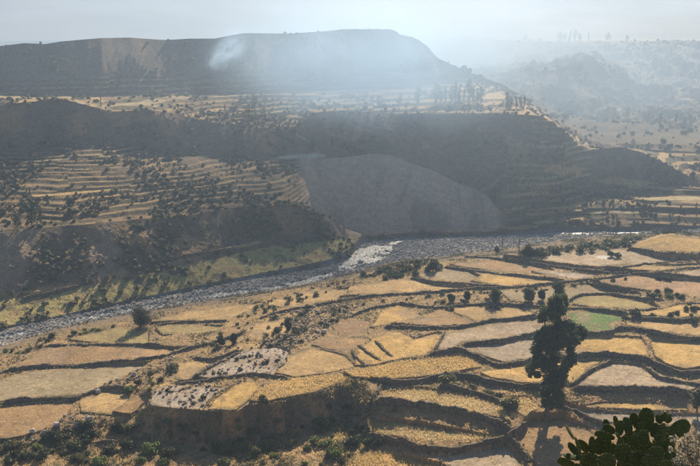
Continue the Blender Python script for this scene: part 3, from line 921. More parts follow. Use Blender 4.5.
def build_wall(pts, h, label, seed):
    pix = resample(pts, 1.5)
    far = pts[0][1] < 305 and pts[0][0] < 240 and h in (1.4, 1.2) and 'far' in label
    lo, hi = ('R2', 'R6') if far else ('N4', 'R1')
    W = np.array([tuple(pick(px, py + 0.6, lo, hi)) for px, py in pix])
    for _ in range(2):
        W[1:-1, :2] = (W[:-2, :2] + W[1:-1, :2] * 2 + W[2:, :2]) / 4
    P = resample(W[:, :2], 0.42)
    P += np.stack([0.18 * fbm(P[:, 0] / 2, P[:, 1] / 2, 2, seed), 0.18 * fbm(P[:, 0] / 2, P[:, 1] / 2, 2, seed + 1)], -1)
    T = np.gradient(P, axis=0)
    T /= np.linalg.norm(T, axis=1)[:, None] + 1e-9
    Nn = np.stack([-T[:, 1], T[:, 0]], -1)
    r = np.random.default_rng(seed)
    n = len(P)
    hn = 0.70 * h * np.clip(0.85 + 0.55 * fbm(P[:, 0] / 4, P[:, 1] / 4, 4, seed + 2, 0.7), 0.3, 1.3) * np.clip(np.minimum(np.arange(n), n - 1 - np.arange(n)) / 4.0, 0.25, 1)
    vs = []
    for k in range(n):
        a = P[k] + Nn[k] * 1.1
        bpt = P[k] - Nn[k] * 1.1
        za, zb, zc = height(*a), height(*bpt), height(*P[k])
        b0, t0 = min(za, zb, zc) - 0.35, min(max(za, zb), min(za, zb) + 1.6) + hn[k] * (0.62 if abs(za - zb) > 0.8 else 1.0)
        w0, w1 = 0.50 + 0.08 * h, 0.28 + 0.05 * h
        prof = [(-w0, 0), (-w0 * 0.95, 0.35), (-w1 * 1.15, 0.72), (-w1 * 0.7, 1.0), (w1 * 0.7, 1.0), (w1 * 1.15, 0.72), (w0 * 0.95, 0.35), (w0, 0)]
        for s, u in prof:
            j = r.normal(0, 0.055, 3)
            q = P[k] + Nn[k] * (s + j[0])
            vs.append((q[0] + T[k, 0] * j[2], q[1] + T[k, 1] * j[2], b0 + (t0 - b0) * u + j[1] * (u > 0)))
    fs = []
    for k in range(n - 1):
        for j in range(7):
            i0 = k * 8 + j
            fs.append((i0, i0 + 8, i0 + 9, i0 + 1))
    fs.append((0, 1, 2, 3))
    fs.append((3, 4, 7, 0))
    e = (n - 1) * 8
    fs.append((e + 3, e + 2, e + 1, e))
    fs.append((e, e + 7, e + 4, e + 3))
    o = link('stone_wall', mesh_np('stone_wall', vs, fs), M_WALL)
    tag(o, label, 'stone wall', 'dry-stone walls and banks between the fields')
    return P


WALLP = []
for k, (pts, h, label) in enumerate(WALLS):
    WALLP.append(build_wall(pts, h, label, 900 + 7 * k))

# ------------------------------------------------------------------ foliage builders
def leaves(centers, dirs, size, r, aspect=0.45, droop=0.0, tone=(0.7, 1.3)):
    """one quad for every leaf spray"""
    n = len(centers)
    a = r.normal(0, 1, (n, 3))
    a[:, 2] -= droop
    a /= np.linalg.norm(a, axis=1)[:, None]
    b = np.cross(a, r.normal(0, 1, (n, 3)))
    b /= np.linalg.norm(b, axis=1)[:, None] + 1e-9
    s = size * (0.6 + 0.8 * r.random(n))[:, None]
    A, B = a * s, b * s * aspect
    v = np.stack([centers - A, centers + B - 0.2 * A, centers + A, centers - B - 0.2 * A], 1).reshape(-1, 3)
    f = np.arange(4 * n).reshape(n, 4)
    c = np.repeat(tone[0] + (tone[1] - tone[0]) * r.random(n), 4)[:, None] * np.ones(3)
    return v, f, c


def lobes_to_points(lobes, n, r, shell=0.55):
    ws = np.array([l[1] ** 2 for l in lobes])
    pick_ = r.choice(len(lobes), n, p=ws / ws.sum())
    d = r.normal(0, 1, (n, 3))
    d /= np.linalg.norm(d, axis=1)[:, None]
    rad = shell + (1 - shell) * r.random(n) ** 0.7
    rad *= 0.82 + 0.36 * (vnoise(d[:, 0] * 2.5 + pick_ * 7.1, d[:, 2] * 2.5 + d[:, 1] * 1.7, 5) * 0.5 + 0.5)
    cs = np.array([l[0] for l in lobes])[pick_]
    rs = np.array([l[1] for l in lobes])[pick_]
    sq = np.array([l[2] if len(l) > 2 else 1.0 for l in lobes])[pick_]
    off = d * (rs * rad)[:, None]
    off[:, 2] *= sq
    return cs + off, d


def tube(path, radii, sides=7):
    path = np.asarray(path, float)
    n = len(path)
    T = np.gradient(path, axis=0)
    T /= np.linalg.norm(T, axis=1)[:, None] + 1e-9
    ref = np.array((0.9, 0.3, 0.1))
    v = []
    for k in range(n):
        x = np.cross(T[k], ref)
        x /= np.linalg.norm(x) + 1e-9
        y = np.cross(T[k], x)
        for j in range(sides):
            a = 2 * math.pi * j / sides
            v.append(path[k] + radii[k] * (math.cos(a) * x + math.sin(a) * y))
    f = []
    for k in range(n - 1):
        for j in range(sides):
            f.append((k * sides + j, k * sides + (j + 1) % sides, (k + 1) * sides + (j + 1) % sides, (k + 1) * sides + j))
    return np.array(v), np.array(f)


def join(parts):
    V_, F_, k = [], [], 0
    for v, f in parts:
        V_.append(v)
        F_.append(np.asarray(f) + k)
        k += len(v)
    return np.concatenate(V_), np.concatenate(F_)


L_EUC = leaf_mat('eucalyptus_leaf', (0.085, 0.112, 0.048), 0.1, 0.38)
L_DARK = leaf_mat('dark_leaf', (0.058, 0.070, 0.030), 0.3, 0.25)
L_SHRUB = leaf_mat('shrub_leaf', (0.125, 0.125, 0.048), 0.45, 0.3)
L_GREEN = leaf_mat('green_shrub_leaf', (0.150, 0.185, 0.050), 0.35, 0.35)
L_PALE = leaf_mat('pale_leaf', (0.42, 0.38, 0.29), 0.1, 0.3)
L_GRASS = leaf_mat('dry_grass', (0.62, 0.46, 0.22), 0.1, 0.55)


def shrub_meshes(kind, n, leaf, count, seed0):
    res = []
    for s in range(count):
        r = np.random.default_rng(seed0 + s)
        lobes = [((r.normal(0, 0.32), r.normal(0, 0.32), 0.35 + 0.28 * r.random()), 0.32 + 0.28 * r.random(), 0.85) for _ in range(6)]
        c, d = lobes_to_points(lobes, n, r, 0.35)
        c[:, 2] = np.abs(c[:, 2])
        v, f, col = leaves(c, d, leaf, r, 0.6)
        res.append((mesh_np('%s_foliage' % kind, v, f, False, col), c))
    return res


def stem_mesh(seed):
    r = np.random.default_rng(seed)
    parts = []
    for k in range(5):
        e = np.array((r.normal(0, 0.35), r.normal(0, 0.35), 0.55 + 0.3 * r.random()))
        parts.append(tube([(0, 0, -0.15), e * 0.45, e], [0.05, 0.035, 0.012], 5))
    v, f = join(parts)
    return mesh_np('stem', v, f, True)


STEMS = [stem_mesh(s) for s in range(3)]
for s in STEMS:
    s.materials.append(M_BARK)
SH = {'dark': (shrub_meshes('dark', 520, 0.13, 4, 50), L_DARK), 'scrub': (shrub_meshes('scrub', 420, 0.13, 5, 60), L_SHRUB), 'green': (shrub_meshes('green', 420, 0.13, 4, 70), L_GREEN)}
for k_, (ms, mt) in SH.items():
    for me, _ in ms:
        me.materials.append(mt)


def shrub(kind, p, s, r, label, group, zs=1.0):
    e = link('shrub', None)
    e.location = p
    e.rotation_euler = (0, 0, r.random() * 6.28)
    e.scale = (s, s, s * zs)
    tag(e, label, 'shrub', group)
    ms, mt = SH[kind]
    link('foliage', ms[int(r.integers(len(ms)))][0], None, e)
    link('stem', STEMS[int(r.integers(3))], None, e)
    return e


ORD = 'first second third fourth fifth sixth seventh eighth ninth tenth eleventh twelfth thirteenth fourteenth fifteenth sixteenth seventeenth eighteenth nineteenth twentieth'.split()
KW = {'dark': 'dark', 'scrub': 'olive', 'green': 'yellow-green'}


def ordinal(i):
    if i < 20:
        return ORD[i]
    return '%d%s' % (i + 1, {1: 'st', 2: 'nd', 3: 'rd'}.get((i + 1) % 10, 'th'))


def scatter_shrubs(poly, n, kinds, smin, smax, label, group, seed, lo='N4', hi='R1', zs=1.0, back=False):
    r = np.random.default_rng(seed)
    p = np.array(poly)
    k = 0
    tries = 0
    found = []
    while k < n and tries < n * 30:
        tries += 1
        x = r.uniform(p[:, 0].min(), p[:, 0].max())
        y = r.uniform(p[:, 1].min(), p[:, 1].max())
        if not inpoly(poly, np.array([x]), np.array([y]))[0]:
            continue
        w = pick(x, y, lo, hi, back)
        s = smin + (smax - smin) * r.random() ** 1.8
        found.append((x, kinds[int(r.integers(len(kinds)))], w, s))
        k += 1
    found.sort(key=lambda t: t[0])
    for i, (x, kd, w, s) in enumerate(found):
        size = 'large ' if s > 0.62 * smax else ('small ' if s < smin + 0.2 * (smax - smin) else '')
        shrub(kd, w - Vector((0, 0, 0.08)), s, r, '%s%s shrub, %s from the left %s' % (size, KW[kd], ordinal(i), label), group, zs * r.uniform(0.8, 1.1))


THICK = []


def thicket(poly, n, kinds, smin, smax, seed, lo='N4', hi='R1'):
    r = np.random.default_rng(seed)
    p = np.array(poly)
    k = 0
    for tries in range(n * 30):
        if k >= n:
            break
        x = r.uniform(p[:, 0].min(), p[:, 0].max())
        y = r.uniform(p[:, 1].min(), p[:, 1].max())
        if not inpoly(poly, np.array([x]), np.array([y]))[0]:
            continue
        THICK.append((kinds[int(r.integers(len(kinds)))], tuple(pick(x, y, lo, hi)), smin + (smax - smin) * r.random() ** 1.8))
        k += 1


scatter_shrubs([(0, 448), (30, 436), (60, 428), (90, 422), (140, 425), (160, 440), (170, 466), (0, 466)], 46, ['scrub', 'green', 'scrub', 'dark'], 1.0, 2.6, 'on the bushy ground at bottom left', 'shrubs at bottom left', 1)
scatter_shrubs([(170, 448), (220, 445), (265, 438), (310, 430), (352, 428), (350, 450), (335, 466), (175, 466)], 44, ['scrub', 'green', 'green'], 0.9, 2.4, 'on the gully floor below the dark cliff', 'shrubs on the gully floor', 2)
scatter_shrubs([(150, 418), (200, 424), (245, 420), (300, 410), (345, 396), (355, 410), (330, 424), (260, 436), (200, 440), (150, 434)], 18, ['dark', 'scrub', 'dark', 'green'], 0.9, 2.0, 'on the shaded cliff face of the gully', 'shrubs on the gully cliff', 3)
scatter_shrubs([(335, 440), (370, 425), (378, 445), (362, 466), (330, 466)], 12, ['scrub', 'scrub', 'dark'], 1.0, 2.2, 'at the head of the gully', 'shrubs at the gully head', 4)
scatter_shrubs([(195, 372), (240, 352), (280, 347), (288, 362), (250, 372), (205, 378)], 14, ['dark', 'scrub'], 0.6, 1.4, 'on the upper stony plot', 'shrubs on the upper stony plot', 6)
scatter_shrubs([(155, 400), (170, 388), (215, 388), (200, 406)], 8, ['dark', 'scrub'], 0.5, 1.1, 'on the lower stony plot above the cliff', 'shrubs on the lower stony plot', 7)
scatter_shrubs([(642, 292), (660, 290), (690, 296), (688, 300), (664, 299), (645, 297)], 13, ['dark', 'scrub', 'green'], 1.1, 2.0, 'in the hedge below the reddish field', 'hedge below the reddish field', 10)
scatter_shrubs([(0, 352), (25, 345), (60, 334), (112, 324), (115, 330), (60, 342), (20, 356)], 20, ['scrub', 'green', 'dark'], 0.8, 2.0, 'along the near river bank at far left', 'shrubs on the near river bank at left', 11)
scatter_shrubs([(150, 392), (125, 398), (95, 388), (160, 366), (175, 372), (160, 384)], 16, ['green', 'scrub', 'dark'], 0.7, 1.5, 'on rough ground right of the grey-green field', 'shrubs on rough ground at left', 12)
scatter_shrubs([(205, 340), (190, 348), (215, 352), (250, 345), (250, 320), (235, 322), (225, 335)], 15, ['dark', 'scrub', 'green'], 0.7, 1.5, 'by the walls left of the conical tree', 'shrubs by the conical tree', 13)
scatter_shrubs([(640, 308), (700, 300), (700, 312), (690, 330), (640, 325), (620, 320)], 10, ['scrub', 'dark'], 0.8, 1.8, 'on the straw plots right of the green field', 'shrubs right of the green field', 14)
scatter_shrubs([(690, 400), (700, 392), (720, 392), (720, 410), (692, 408)], 5, ['dark', 'green'], 1.6, 2.8, 'on the terrace at the right frame edge', 'shrubs at the right frame edge', 16)
scatter_shrubs([(448, 384), (505, 398), (520, 410), (500, 402), (470, 392)], 8, ['scrub', 'dark'], 0.8, 1.6, 'on the bank above the upper pale grass terrace', 'shrubs on the terrace bank', 18)
thicket([(640, 236), (668, 228), (700, 234), (710, 238), (690, 236), (655, 236)], 14, ['dark', 'scrub'], 1.2, 2.4, 17, hi='R2')
thicket([(270, 318), (300, 310), (345, 304), (352, 316), (330, 326), (320, 335), (300, 345), (262, 350), (255, 342)], 60, ['dark', 'scrub', 'dark'], 0.7, 1.7, 5)
thicket([(358, 276), (385, 268), (410, 262), (440, 263), (442, 270), (424, 272), (410, 277), (385, 280)], 70, ['dark', 'dark', 'scrub'], 1.0, 2.4, 8)
thicket([(520, 254), (560, 250), (600, 246), (630, 240), (642, 238), (630, 248), (590, 252), (530, 257)], 80, ['dark', 'scrub', 'dark'], 1.2, 2.8, 9)
thicket([(230, 318), (300, 290), (345, 281), (350, 286), (290, 305), (240, 325)], 36, ['scrub', 'dark'], 0.6, 1.4, 15)
thicket([(430, 302), (500, 302), (548, 305), (545, 311), (480, 309), (440, 312)], 26, ['dark', 'scrub'], 0.7, 1.5, 19)
thicket([(350, 303), (420, 296), (520, 289), (620, 278), (700, 281), (640, 282), (530, 292), (420, 299), (355, 306)], 40, ['dark', 'scrub'], 0.5, 1.2, 20)
r_ = np.random.default_rng(4)
for (px, py, s, kind, label) in ((447, 384, 2.6, 'scrub', 'wide olive shrub on the dark bank below the straw tongue'), (509, 409, 2.9, 'scrub', 'upright olive shrub on the pale grass left of the tall tree trunk'),
                                 (263, 402, 1.7, 'dark', 'lone dark shrub on the golden strip above the cliff'), (322, 428, 2.8, 'green', 'large pale green shrub on the ledge at the cliff foot'),
                                 (152, 452, 3.0, 'green', 'big green shrub at bottom left on the yellow slope'), (100, 464, 2.4, 'green', 'bright green shrub at the bottom frame edge on the left'),
                                 (118, 432, 2.6, 'dark', 'dark shrub at the left foot of the cliff'), (270, 451, 2.6, 'green', 'round yellow-green shrub in the middle of the gully floor'),
                                 (612, 257, 2.3, 'dark', 'dark shrub alone in the middle of the big pale field'), (659, 279.5, 1.2, 'dark', 'left of two small dark shrubs on the reddish field'),
                                 (666, 280, 1.2, 'dark', 'right of two small dark shrubs on the reddish field'), (170, 371, 2.2, 'scrub', 'dark shrub at the left corner of the lower stony plot'),
                                 (128, 392, 2.0, 'green', 'green shrub at the end of the wall below the grey-green field'), (636, 317, 2.4, 'dark', 'dark round shrub at the right tip of the green field')):
    w = pick(px, py, 'N4', 'R1')
    shrub(kind, w - Vector((0, 0, 0.1)), s, r_, label, 'single shrubs among the fields')

rth = np.random.default_rng(21)
tv, tf, tcl, off_ = [], [], [], 0
TONE = {'dark': (0.060, 0.070, 0.032), 'scrub': (0.125, 0.120, 0.05), 'green': (0.15, 0.18, 0.05)}
for kd, p_, s_ in THICK:
    pts = SH[kd][0][int(rth.integers(len(SH[kd][0])))][1]
    sel = pts[rth.choice(len(pts), 150, replace=False)] * s_
    v, f, c = leaves(sel, None, 0.17 * max(s_, 1.0), rth, 0.6)
    a = rth.random() * 6.28
    x = v[:, 0] * math.cos(a) - v[:, 1] * math.sin(a)
    y = v[:, 0] * math.sin(a) + v[:, 1] * math.cos(a)
    tv.append(np.stack([x + p_[0], y + p_[1], v[:, 2] + p_[2] - 0.1], -1))
    tf.append(f + off_)
    off_ += len(v)
    tcl.append(c * np.array(TONE[kd]) * rth.uniform(0.7, 1.35))
tag(link('thicket', mesh_np('thicket', np.concatenate(tv), np.concatenate(tf), False, np.concatenate(tcl)), leaf_mat('thicket_leaf', (1, 1, 1), 0, 0.25)),
    'dark thickets along the river bank and the middle field walls', 'thicket', kind='stuff')

# ------------------------------------------------------------------ trees
def px_size(p):
    """metres per photograph pixel at a world point"""
    return (p.y * CP - (p.z - CAMZ) * SP) / FPX


def make_tree(name, base, lobes, nleaf, leaf, trunk_r, label, seed, mat, group=None, droop=0.4, fork=None, aspect=0.45, shell=0.4):
    r = np.random.default_rng(seed)
    e = link(name, None)
    e.location = base
    tag(e, label, 'tree', group)
    c, d = lobes_to_points(lobes, nleaf, r, shell)
    v, f, col = leaves(c, d, leaf, r, aspect, droop)
    me = mesh_np('crown', v, f, False, col)
    link('crown', me, mat, e)
    top = max(l[0][2] for l in lobes)
    mid = [l for l in lobes if l[0][2] > 0.55 * top] or lobes
    ax = np.array([np.mean([l[0][0] for l in mid]), np.mean([l[0][1] for l in mid])])
    parts = []
    nseg = 8
    path = []
    for k in range(nseg + 1):
        t = k / nseg
        path.append((ax[0] * t ** 1.5 + 0.10 * trunk_r * math.sin(5 * t + seed), ax[1] * t ** 1.5, -0.4 + (top * 0.9 + 0.4) * t))
    path = np.array(path)
    parts.append(tube(path, [trunk_r * (1.35 if k == 0 else 1.0) * (1 - 0.88 * k / nseg) for k in range(nseg + 1)], 8))
    for l in lobes:
        c0 = np.array(l[0])
        hz = min(max(c0[2] - l[1] * 1.1, top * 0.12), top * 0.8)
        t = (hz + 0.4) / (top * 0.9 + 0.4)
        s = np.array([np.interp(t * nseg, np.arange(nseg + 1), path[:, q]) for q in range(3)])
        m_ = (s + c0) / 2 + np.array((0, 0, -0.10 * l[1]))
        rr_ = max(trunk_r * 0.32 * (1 - 0.6 * t), 0.03)
        parts.append(tube([s, m_, c0], [rr_, rr_ * 0.7, rr_ * 0.25], 5))
    v, f = join(parts)
    link('trunk', mesh_np('trunk', v, f, True), M_BARK, e)
    return e


# the tall eucalyptus
base = pick(547, 414.5, 'N4', 'P4')
k = px_size(base)
kv = k / math.cos(math.radians(24))
cl = [(549, 311, 9), (544, 318, 9), (556, 316, 9), (552, 326, 11), (540, 329, 9), (562, 326, 8), (567, 334, 8), (577, 337, 7.5), (580, 341, 5), (572, 343, 6), (560, 342, 8), (548, 341, 11), (536, 339, 9), (529, 335, 4.5), (532, 347, 8),
      (543, 354, 10), (531, 361, 7), (529, 368, 4.5), (539, 366, 9), (551, 362, 9), (563, 353, 6), (568, 351, 4.5), (566, 362, 5.5), (558, 371, 8), (567, 368, 5), (546, 378, 9), (555, 384, 9), (561, 387, 7), (543, 390, 7), (552, 396, 8), (545, 401, 6), (557, 398, 6), (533, 371, 4)]
rt = np.random.default_rng(99)
lob = []
for (x, y, rr_) in cl:
    y0_ = rt.normal(0, 1.9)
    for j in range(4):
        o3 = rt.normal(0, 0.45, 3) * rr_
        lob.append((((x - 547 + o3[0]) * k, y0_ + o3[1] * k, (414.5 - y + o3[2]) * kv), rr_ * k * rt.uniform(0.48, 0.76), 1.1))
make_tree('eucalyptus_tree', base, lob, 28000, 0.38, 0.6, 'tall dark eucalyptus standing alone on the terraces at lower right', 5, L_EUC, None, 0.9, shell=0.25)


def round_tree(px, py, wpx, hpx, label, seed, mat=None, lo='N4', hi='R1', name='tree', nleaf=2600, group='small trees among the near fields', leaf=0.20, clear=0.12):
    b = pick(px, py, lo, hi)
    q = px_size(b)
    w, h = wpx * q, hpx * q * 1.06
    r = np.random.default_rng(seed)
    lob = []
    for j in range(12):
        a = r.random() * 6.28
        zz = clear * h + (1 - clear) * h * (0.18 + 0.66 * r.random())
        prof = math.sin(math.pi * min(max((zz / h - clear) / (1 - clear), 0.08), 0.95)) ** 0.6
        rad = 0.26 * w * r.random() ** 0.5 * prof
        lob.append(((rad * math.cos(a), rad * math.sin(a), zz), min(w, h) * (0.2 + 0.1 * r.random()), 0.9))
    return make_tree(name, b, lob, nleaf, leaf, 0.05 * w + 0.05, label, seed, mat or L_DARK, group, 0.1, aspect=0.6)


round_tree(141, 327, 27, 24, 'round dark tree casting a shadow on the olive plot at left', 31, clear=0.03, nleaf=4200)
round_tree(557, 301, 21, 19, 'largest of the small dark trees behind the top of the eucalyptus', 32, clear=0.05)
round_tree(542, 300, 10, 11, 'small tree just left of the largest dark tree behind the eucalyptus', 33, clear=0.05)
round_tree(529, 301, 14, 13, 'bushy small tree left behind the top of the eucalyptus', 34, clear=0.05)
round_tree(495, 303, 18, 15, 'broad dark tree on the bushy middle wall', 35, clear=0.08)
round_tree(467, 301, 10, 10, 'smaller round tree left of the broad dark tree on the middle wall', 36, clear=0.08)
round_tree(451, 302, 9, 9, 'smallest leftmost round tree on the bushy middle wall', 37, clear=0.08)
round_tree(433, 271, 14, 12, 'dark tree at the right end of the river bank thicket', 38, clear=0.05)
round_tree(288, 335, 9, 17, 'dark conical tree on the stony waste ground', 39, clear=0.02)
round_tree(234, 344, 10, 11, 'small olive tree between walls left of the stony waste ground', 40, clear=0.1)
round_tree(221, 346, 10, 10, 'lower olive tree beside the shrubs left of the stony waste ground', 41, clear=0.1)
round_tree(697, 411, 16, 22, 'dark green tree cut by the right frame edge', 42, clear=0.1)
round_tree(530, 255, 16, 10, 'wide dark tree below the pair of thin poplars', 43, hi='R2', clear=0.03)
round_tree(496, 253, 9, 6, 'low dark tree left of the thin poplars', 44, hi='R2', clear=0.03)

# distant trees: a few shared shapes, every tree its own object
def far_variant(seed, width, hollow, n, leaf, nl=9):
    r = np.random.default_rng(seed)
    lob = []
    for j in range(nl):
        t = (j + 0.5) / nl
        zz = 0.16 + 0.80 * t
        w = width * (0.45 + 0.55 * math.sin(math.pi * min(0.15 + t * 0.85, 1))) * (0.8 + 0.4 * r.random())
        lob.append(((r.normal(0, width * 0.22), r.normal(0, width * 0.22), zz), w * 0.55, 1.3))
    c, d = lobes_to_points(lob, n, r, hollow)
    v, f, col = leaves(c, d, leaf, r, 0.55, 0.3)
    crown = mesh_np('crown', v, f, False, col)
    v, f = tube([(0, 0, -0.05), (0.01, 0, 0.3), (0, 0.01, 0.85)], [0.028, 0.02, 0.006], 6)
    trunk = mesh_np('trunk', v, f, True)
    return crown, trunk


FARV = [far_variant(1, 0.22, 0.3, 420, 0.035), far_variant(2, 0.27, 0.3, 420, 0.035), far_variant(3, 0.18, 0.3, 360, 0.032), far_variant(4, 0.40, 0.3, 560, 0.04), far_variant(5, 0.07, 0.3, 240, 0.02, 12)]
for cr_, tr_ in FARV:
    cr_.materials.append(L_DARK)
    tr_.materials.append(M_BARK)
FT = []
GB = 'row of eucalyptus trees on the far bench'
for x in (436, 440, 445, 451, 455, 459, 464, 469, 473, 477, 481):
    FT.append((x, 103.5 + 1.2 * math.sin(x), 17 + 5 * abs(math.sin(x * 1.7)), (x * 7) % 3, '%s from the left of the tall eucalyptus row on the far bench' % ordinal((436, 440, 445, 451, 455, 459, 464, 469, 473, 477, 481).index(x)), GB, 'R7', 'R9'))
FT.append((418, 105, 20, 1, 'single eucalyptus left of the tree row on the far bench', None, 'R7', 'R9'))
FT.append((400, 103, 9, 3, 'small bushy tree on the bench left of the single eucalyptus', None, 'R7', 'R9'))
for x in (507, 511, 516, 520, 524):
    FT.append((x, 108.5, 11 + 3 * abs(math.sin(x)), x % 3, '%s eucalyptus from the left in the small clump at the bench end' % ordinal((507, 511, 516, 520, 524).index(x)), 'clump at the right end of the bench', 'R7', 'R9'))
for (x, y, h, v_) in ((560, 41, 8, 3), (565, 41, 9, 1), (570, 41, 10, 0), (575, 41, 11, 1), (580, 41, 9, 3), (588, 41, 11, 2)):
    FT.append((x, y, h, v_, '%s hazy tree from the left in the group on the mesa edge' % ordinal((560, 565, 570, 575, 580, 588).index(x)), 'trees on the distant mesa edge', 'S4', 'S6'))
FT += [(608, 41, 8, 3, 'hazy round tree on the mesa edge right of the group', None, 'S4', 'S6'), (525, 41, 6, 3, 'small hazy tree on the mesa edge left of the group', None, 'S4', 'S6'), (627, 41, 6, 3, 'faint tree at the right on the mesa skyline', None, 'S4', 'S6'),
       (255, 113, 20, 1, 'tall tree on the bench edge below the smoke', None, 'R6', 'R8'), (249, 121, 15, 3, 'bushy tree just below the tall tree on the bench edge', None, 'R6', 'R8'), (265, 119, 11, 2, 'slim tree right of the pair on the bench edge', None, 'R6', 'R8'),
       (225, 112, 8, 0, 'small tree left of the pair on the bench edge', None, 'R6', 'R8'), (101, 106, 17, 4, 'thin pale tree on the left bench beside the dark knoll', None, 'R6', 'R8'), (110, 106, 6, 3, 'low tree right of the thin pale tree', None, 'R6', 'R8'),
       (32, 227, 27, 3, 'largest dark tree on the left hillside above the river', None, 'R4', 'R6'), (18, 231, 20, 3, 'broad dark tree left of the largest hillside tree', None, 'R4', 'R6'), (41, 224, 20, 1, 'slim tree right behind the largest hillside tree', None, 'R4', 'R6'),
       (6, 201, 11, 0, 'small dark tree at the left edge of the straw terrace', None, 'R5', 'R6'), (30, 195, 8, 2, 'slim tree on the pale straw terrace at far left', None, 'R5', 'R6'),
       (617, 230.5, 13, 3, 'dark conical tree beside the bright river reach', None, 'R2', 'R4'), (502, 250, 16, 4, 'left of two thin dark poplars on the gravel flat', None, 'P3', 'R2'), (519, 251, 19, 4, 'right taller of two thin dark poplars on the gravel flat', None, 'P3', 'R2'),
       (628, 118, 11, 0, 'tree on the hazy terrace left of the distant pair', None, 'R7', 'S3'), (660, 124, 12, 1, 'left of a pair of trees on the hazy right terraces', None, 'R7', 'S3'), (676, 124, 12, 0, 'right of a pair of trees on the hazy right terraces', None, 'R7', 'S3'),
       (633, 146, 7, 3, 'small tree behind the dark hill on the right', None, 'R7', 'S1'), (556, 106, 8, 3, 'tree on the slope right of the bench end', None, 'R7', 'S3'), (312, 150, 9, 3, 'bush-like tree near the sandy shelf above the landslide', None, 'R5', 'R7'),
       (332, 148, 12, 2, 'slim tree right of the sandy shelf above the landslide', None, 'R5', 'R7'), (299, 127, 7, 3, 'small tree beside the footpath on the scarp', None, 'R6', 'R8'), (690, 121, 9, 3, 'hazy tree at the right edge among far terraces', None, 'R7', 'S3')]
rf = np.random.default_rng(17)
for (x, y, h, v_, label, group, lo, hi) in FT:
    w = pick(x, y, lo, hi, back=False)
    s = h * px_size(w) * (1.02 if group is None else rf.uniform(0.8, 1.3))
    e = link('tree', None)
    e.location = w
    wd = 0.62 if 'conical' in label else 1.0
    e.scale = (s * wd, s * wd, s)
    e.rotation_euler = (0, 0, rf.random() * 6.28)
    tag(e, label, 'tree', group or 'distant trees')
    link('crown', FARV[v_][0], None, e)
    link('trunk', FARV[v_][1], None, e)

# ------------------------------------------------------------------ scrub, stones and grass nobody could count
ICO_V = []
ph = (1 + 5 ** 0.5) / 2
for s1 in (-1, 1):
    for s2 in (-ph, ph):
        ICO_V += [(0, s1, s2), (s1, s2, 0), (s2, 0, s1)]
ICO_V = np.array(ICO_V, float)
ICO_V /= np.linalg.norm(ICO_V[0])
ICO_F = []
for i in range(12):
    for j in range(i + 1, 12):
        for q in range(j + 1, 12):
            d = [np.linalg.norm(ICO_V[a] - ICO_V[b_]) for a, b_ in ((i, j), (j, q), (i, q))]
            if max(d) < 1.1:
                nrm = np.cross(ICO_V[j] - ICO_V[i], ICO_V[q] - ICO_V[i])
                ICO_F.append((i, j, q) if nrm.dot(ICO_V[i]) > 0 else (i, q, j))
ICO_F = np.array(ICO_F)
CUB_V = np.array([(x, y, z) for x in (-1, 1) for y in (-1, 1) for z in (-1, 1)], float) * 0.62
CUB_F = np.array(hf_ := [(0, 1, 3, 2), (4, 6, 7, 5), (0, 4, 5, 1), (2, 3, 7, 6), (0, 2, 6, 4), (1, 5, 7, 3)])


def sample_grid(maskprob, n, r):
    """random points on the terrain grid weighted by plan area and a mask"""
    area = np.abs((GX[:-1, 1:] - GX[:-1, :-1]) * (GY[1:, :-1] - GY[:-1, :-1]))
    # picture-size weighting: keep clumps visible, not endless far ones
    w = (maskprob[:-1, :-1] * area).ravel()
    w = w / w.sum()
    ids = r.choice(len(w), n, p=w)
    i, j = ids // (NC - 1), ids % (NC - 1)
    u, v_ = r.random(n), r.random(n)

    def lerp(A):
        return (A[i, j] * (1 - u) + A[i, j + 1] * u) * (1 - v_) + (A[i + 1, j] * (1 - u) + A[i + 1, j + 1] * u) * v_
    return np.stack([lerp(GX), lerp(GY), lerp(Zt)], -1)


def clumps(P, size, BV, BF, r, jit, squash, colfun, sink=0.2):
    n, nv = len(P), len(BV)
    s = size[:, None, None]
    a = r.random(n) * 6.28
    ca, sa = np.cos(a)[:, None], np.sin(a)[:, None]
    B = BV[None] + r.normal(0, jit, (n, nv, 3))
    st = 0.75 + 0.5 * r.random((n, 1))
    x = B[..., 0] * st
    y = B[..., 1] / st
    R = np.stack([x * ca - y * sa, x * sa + y * ca, B[..., 2] * squash], -1) * s
    V_ = P[:, None] + R
    V_[..., 2] += (size * squash * (1 - sink))[:, None]
    F_ = BF[None] + (np.arange(n) * nv)[:, None, None]
    col = np.repeat(colfun(n), nv, 0)
    return V_.reshape(-1, 3), F_.reshape(-1, BF.shape[1]), col


r = np.random.default_rng(77)
veg1 = sstep(-0.1, 0.35, fbm(GX / 18, GY / 18, 4, 811) + 0.35 * fbm(GX / 5, GY / 5, 3, 812))
pm = np.zeros((NR, NC))
pm[(ZONE == 2)] = 1
lum = CL @ np.array((0.3, 0.5, 0.2))
pm *= (0.08 + veg1) * np.where(between('R3', 'R5'), 2.6, 1.0) * np.where(between('R5', 'R6'), 1.5, 1.0) * np.where(between('R8', 'R9'), 0.55, 1.0) * np.where(lum > 0.2, 0.22, 1.0)
pm *= np.where(between('R2', 'R3'), 2.5, 1)
vis = (np.abs(GX / GY) < 0.44)
P = sample_grid(pm * vis, 11500, r)
sz = 0.2 + 1.0 * r.random(len(P)) ** 3.4
yel = r.random(len(P))


def scrubcol(n):
    t = r.random(n)[:, None]
    c = np.array((0.125, 0.12, 0.058)) * (1 - t) + np.array((0.24, 0.20, 0.10)) * t
    return c * (0.75 + 0.5 * r.random(n)[:, None])


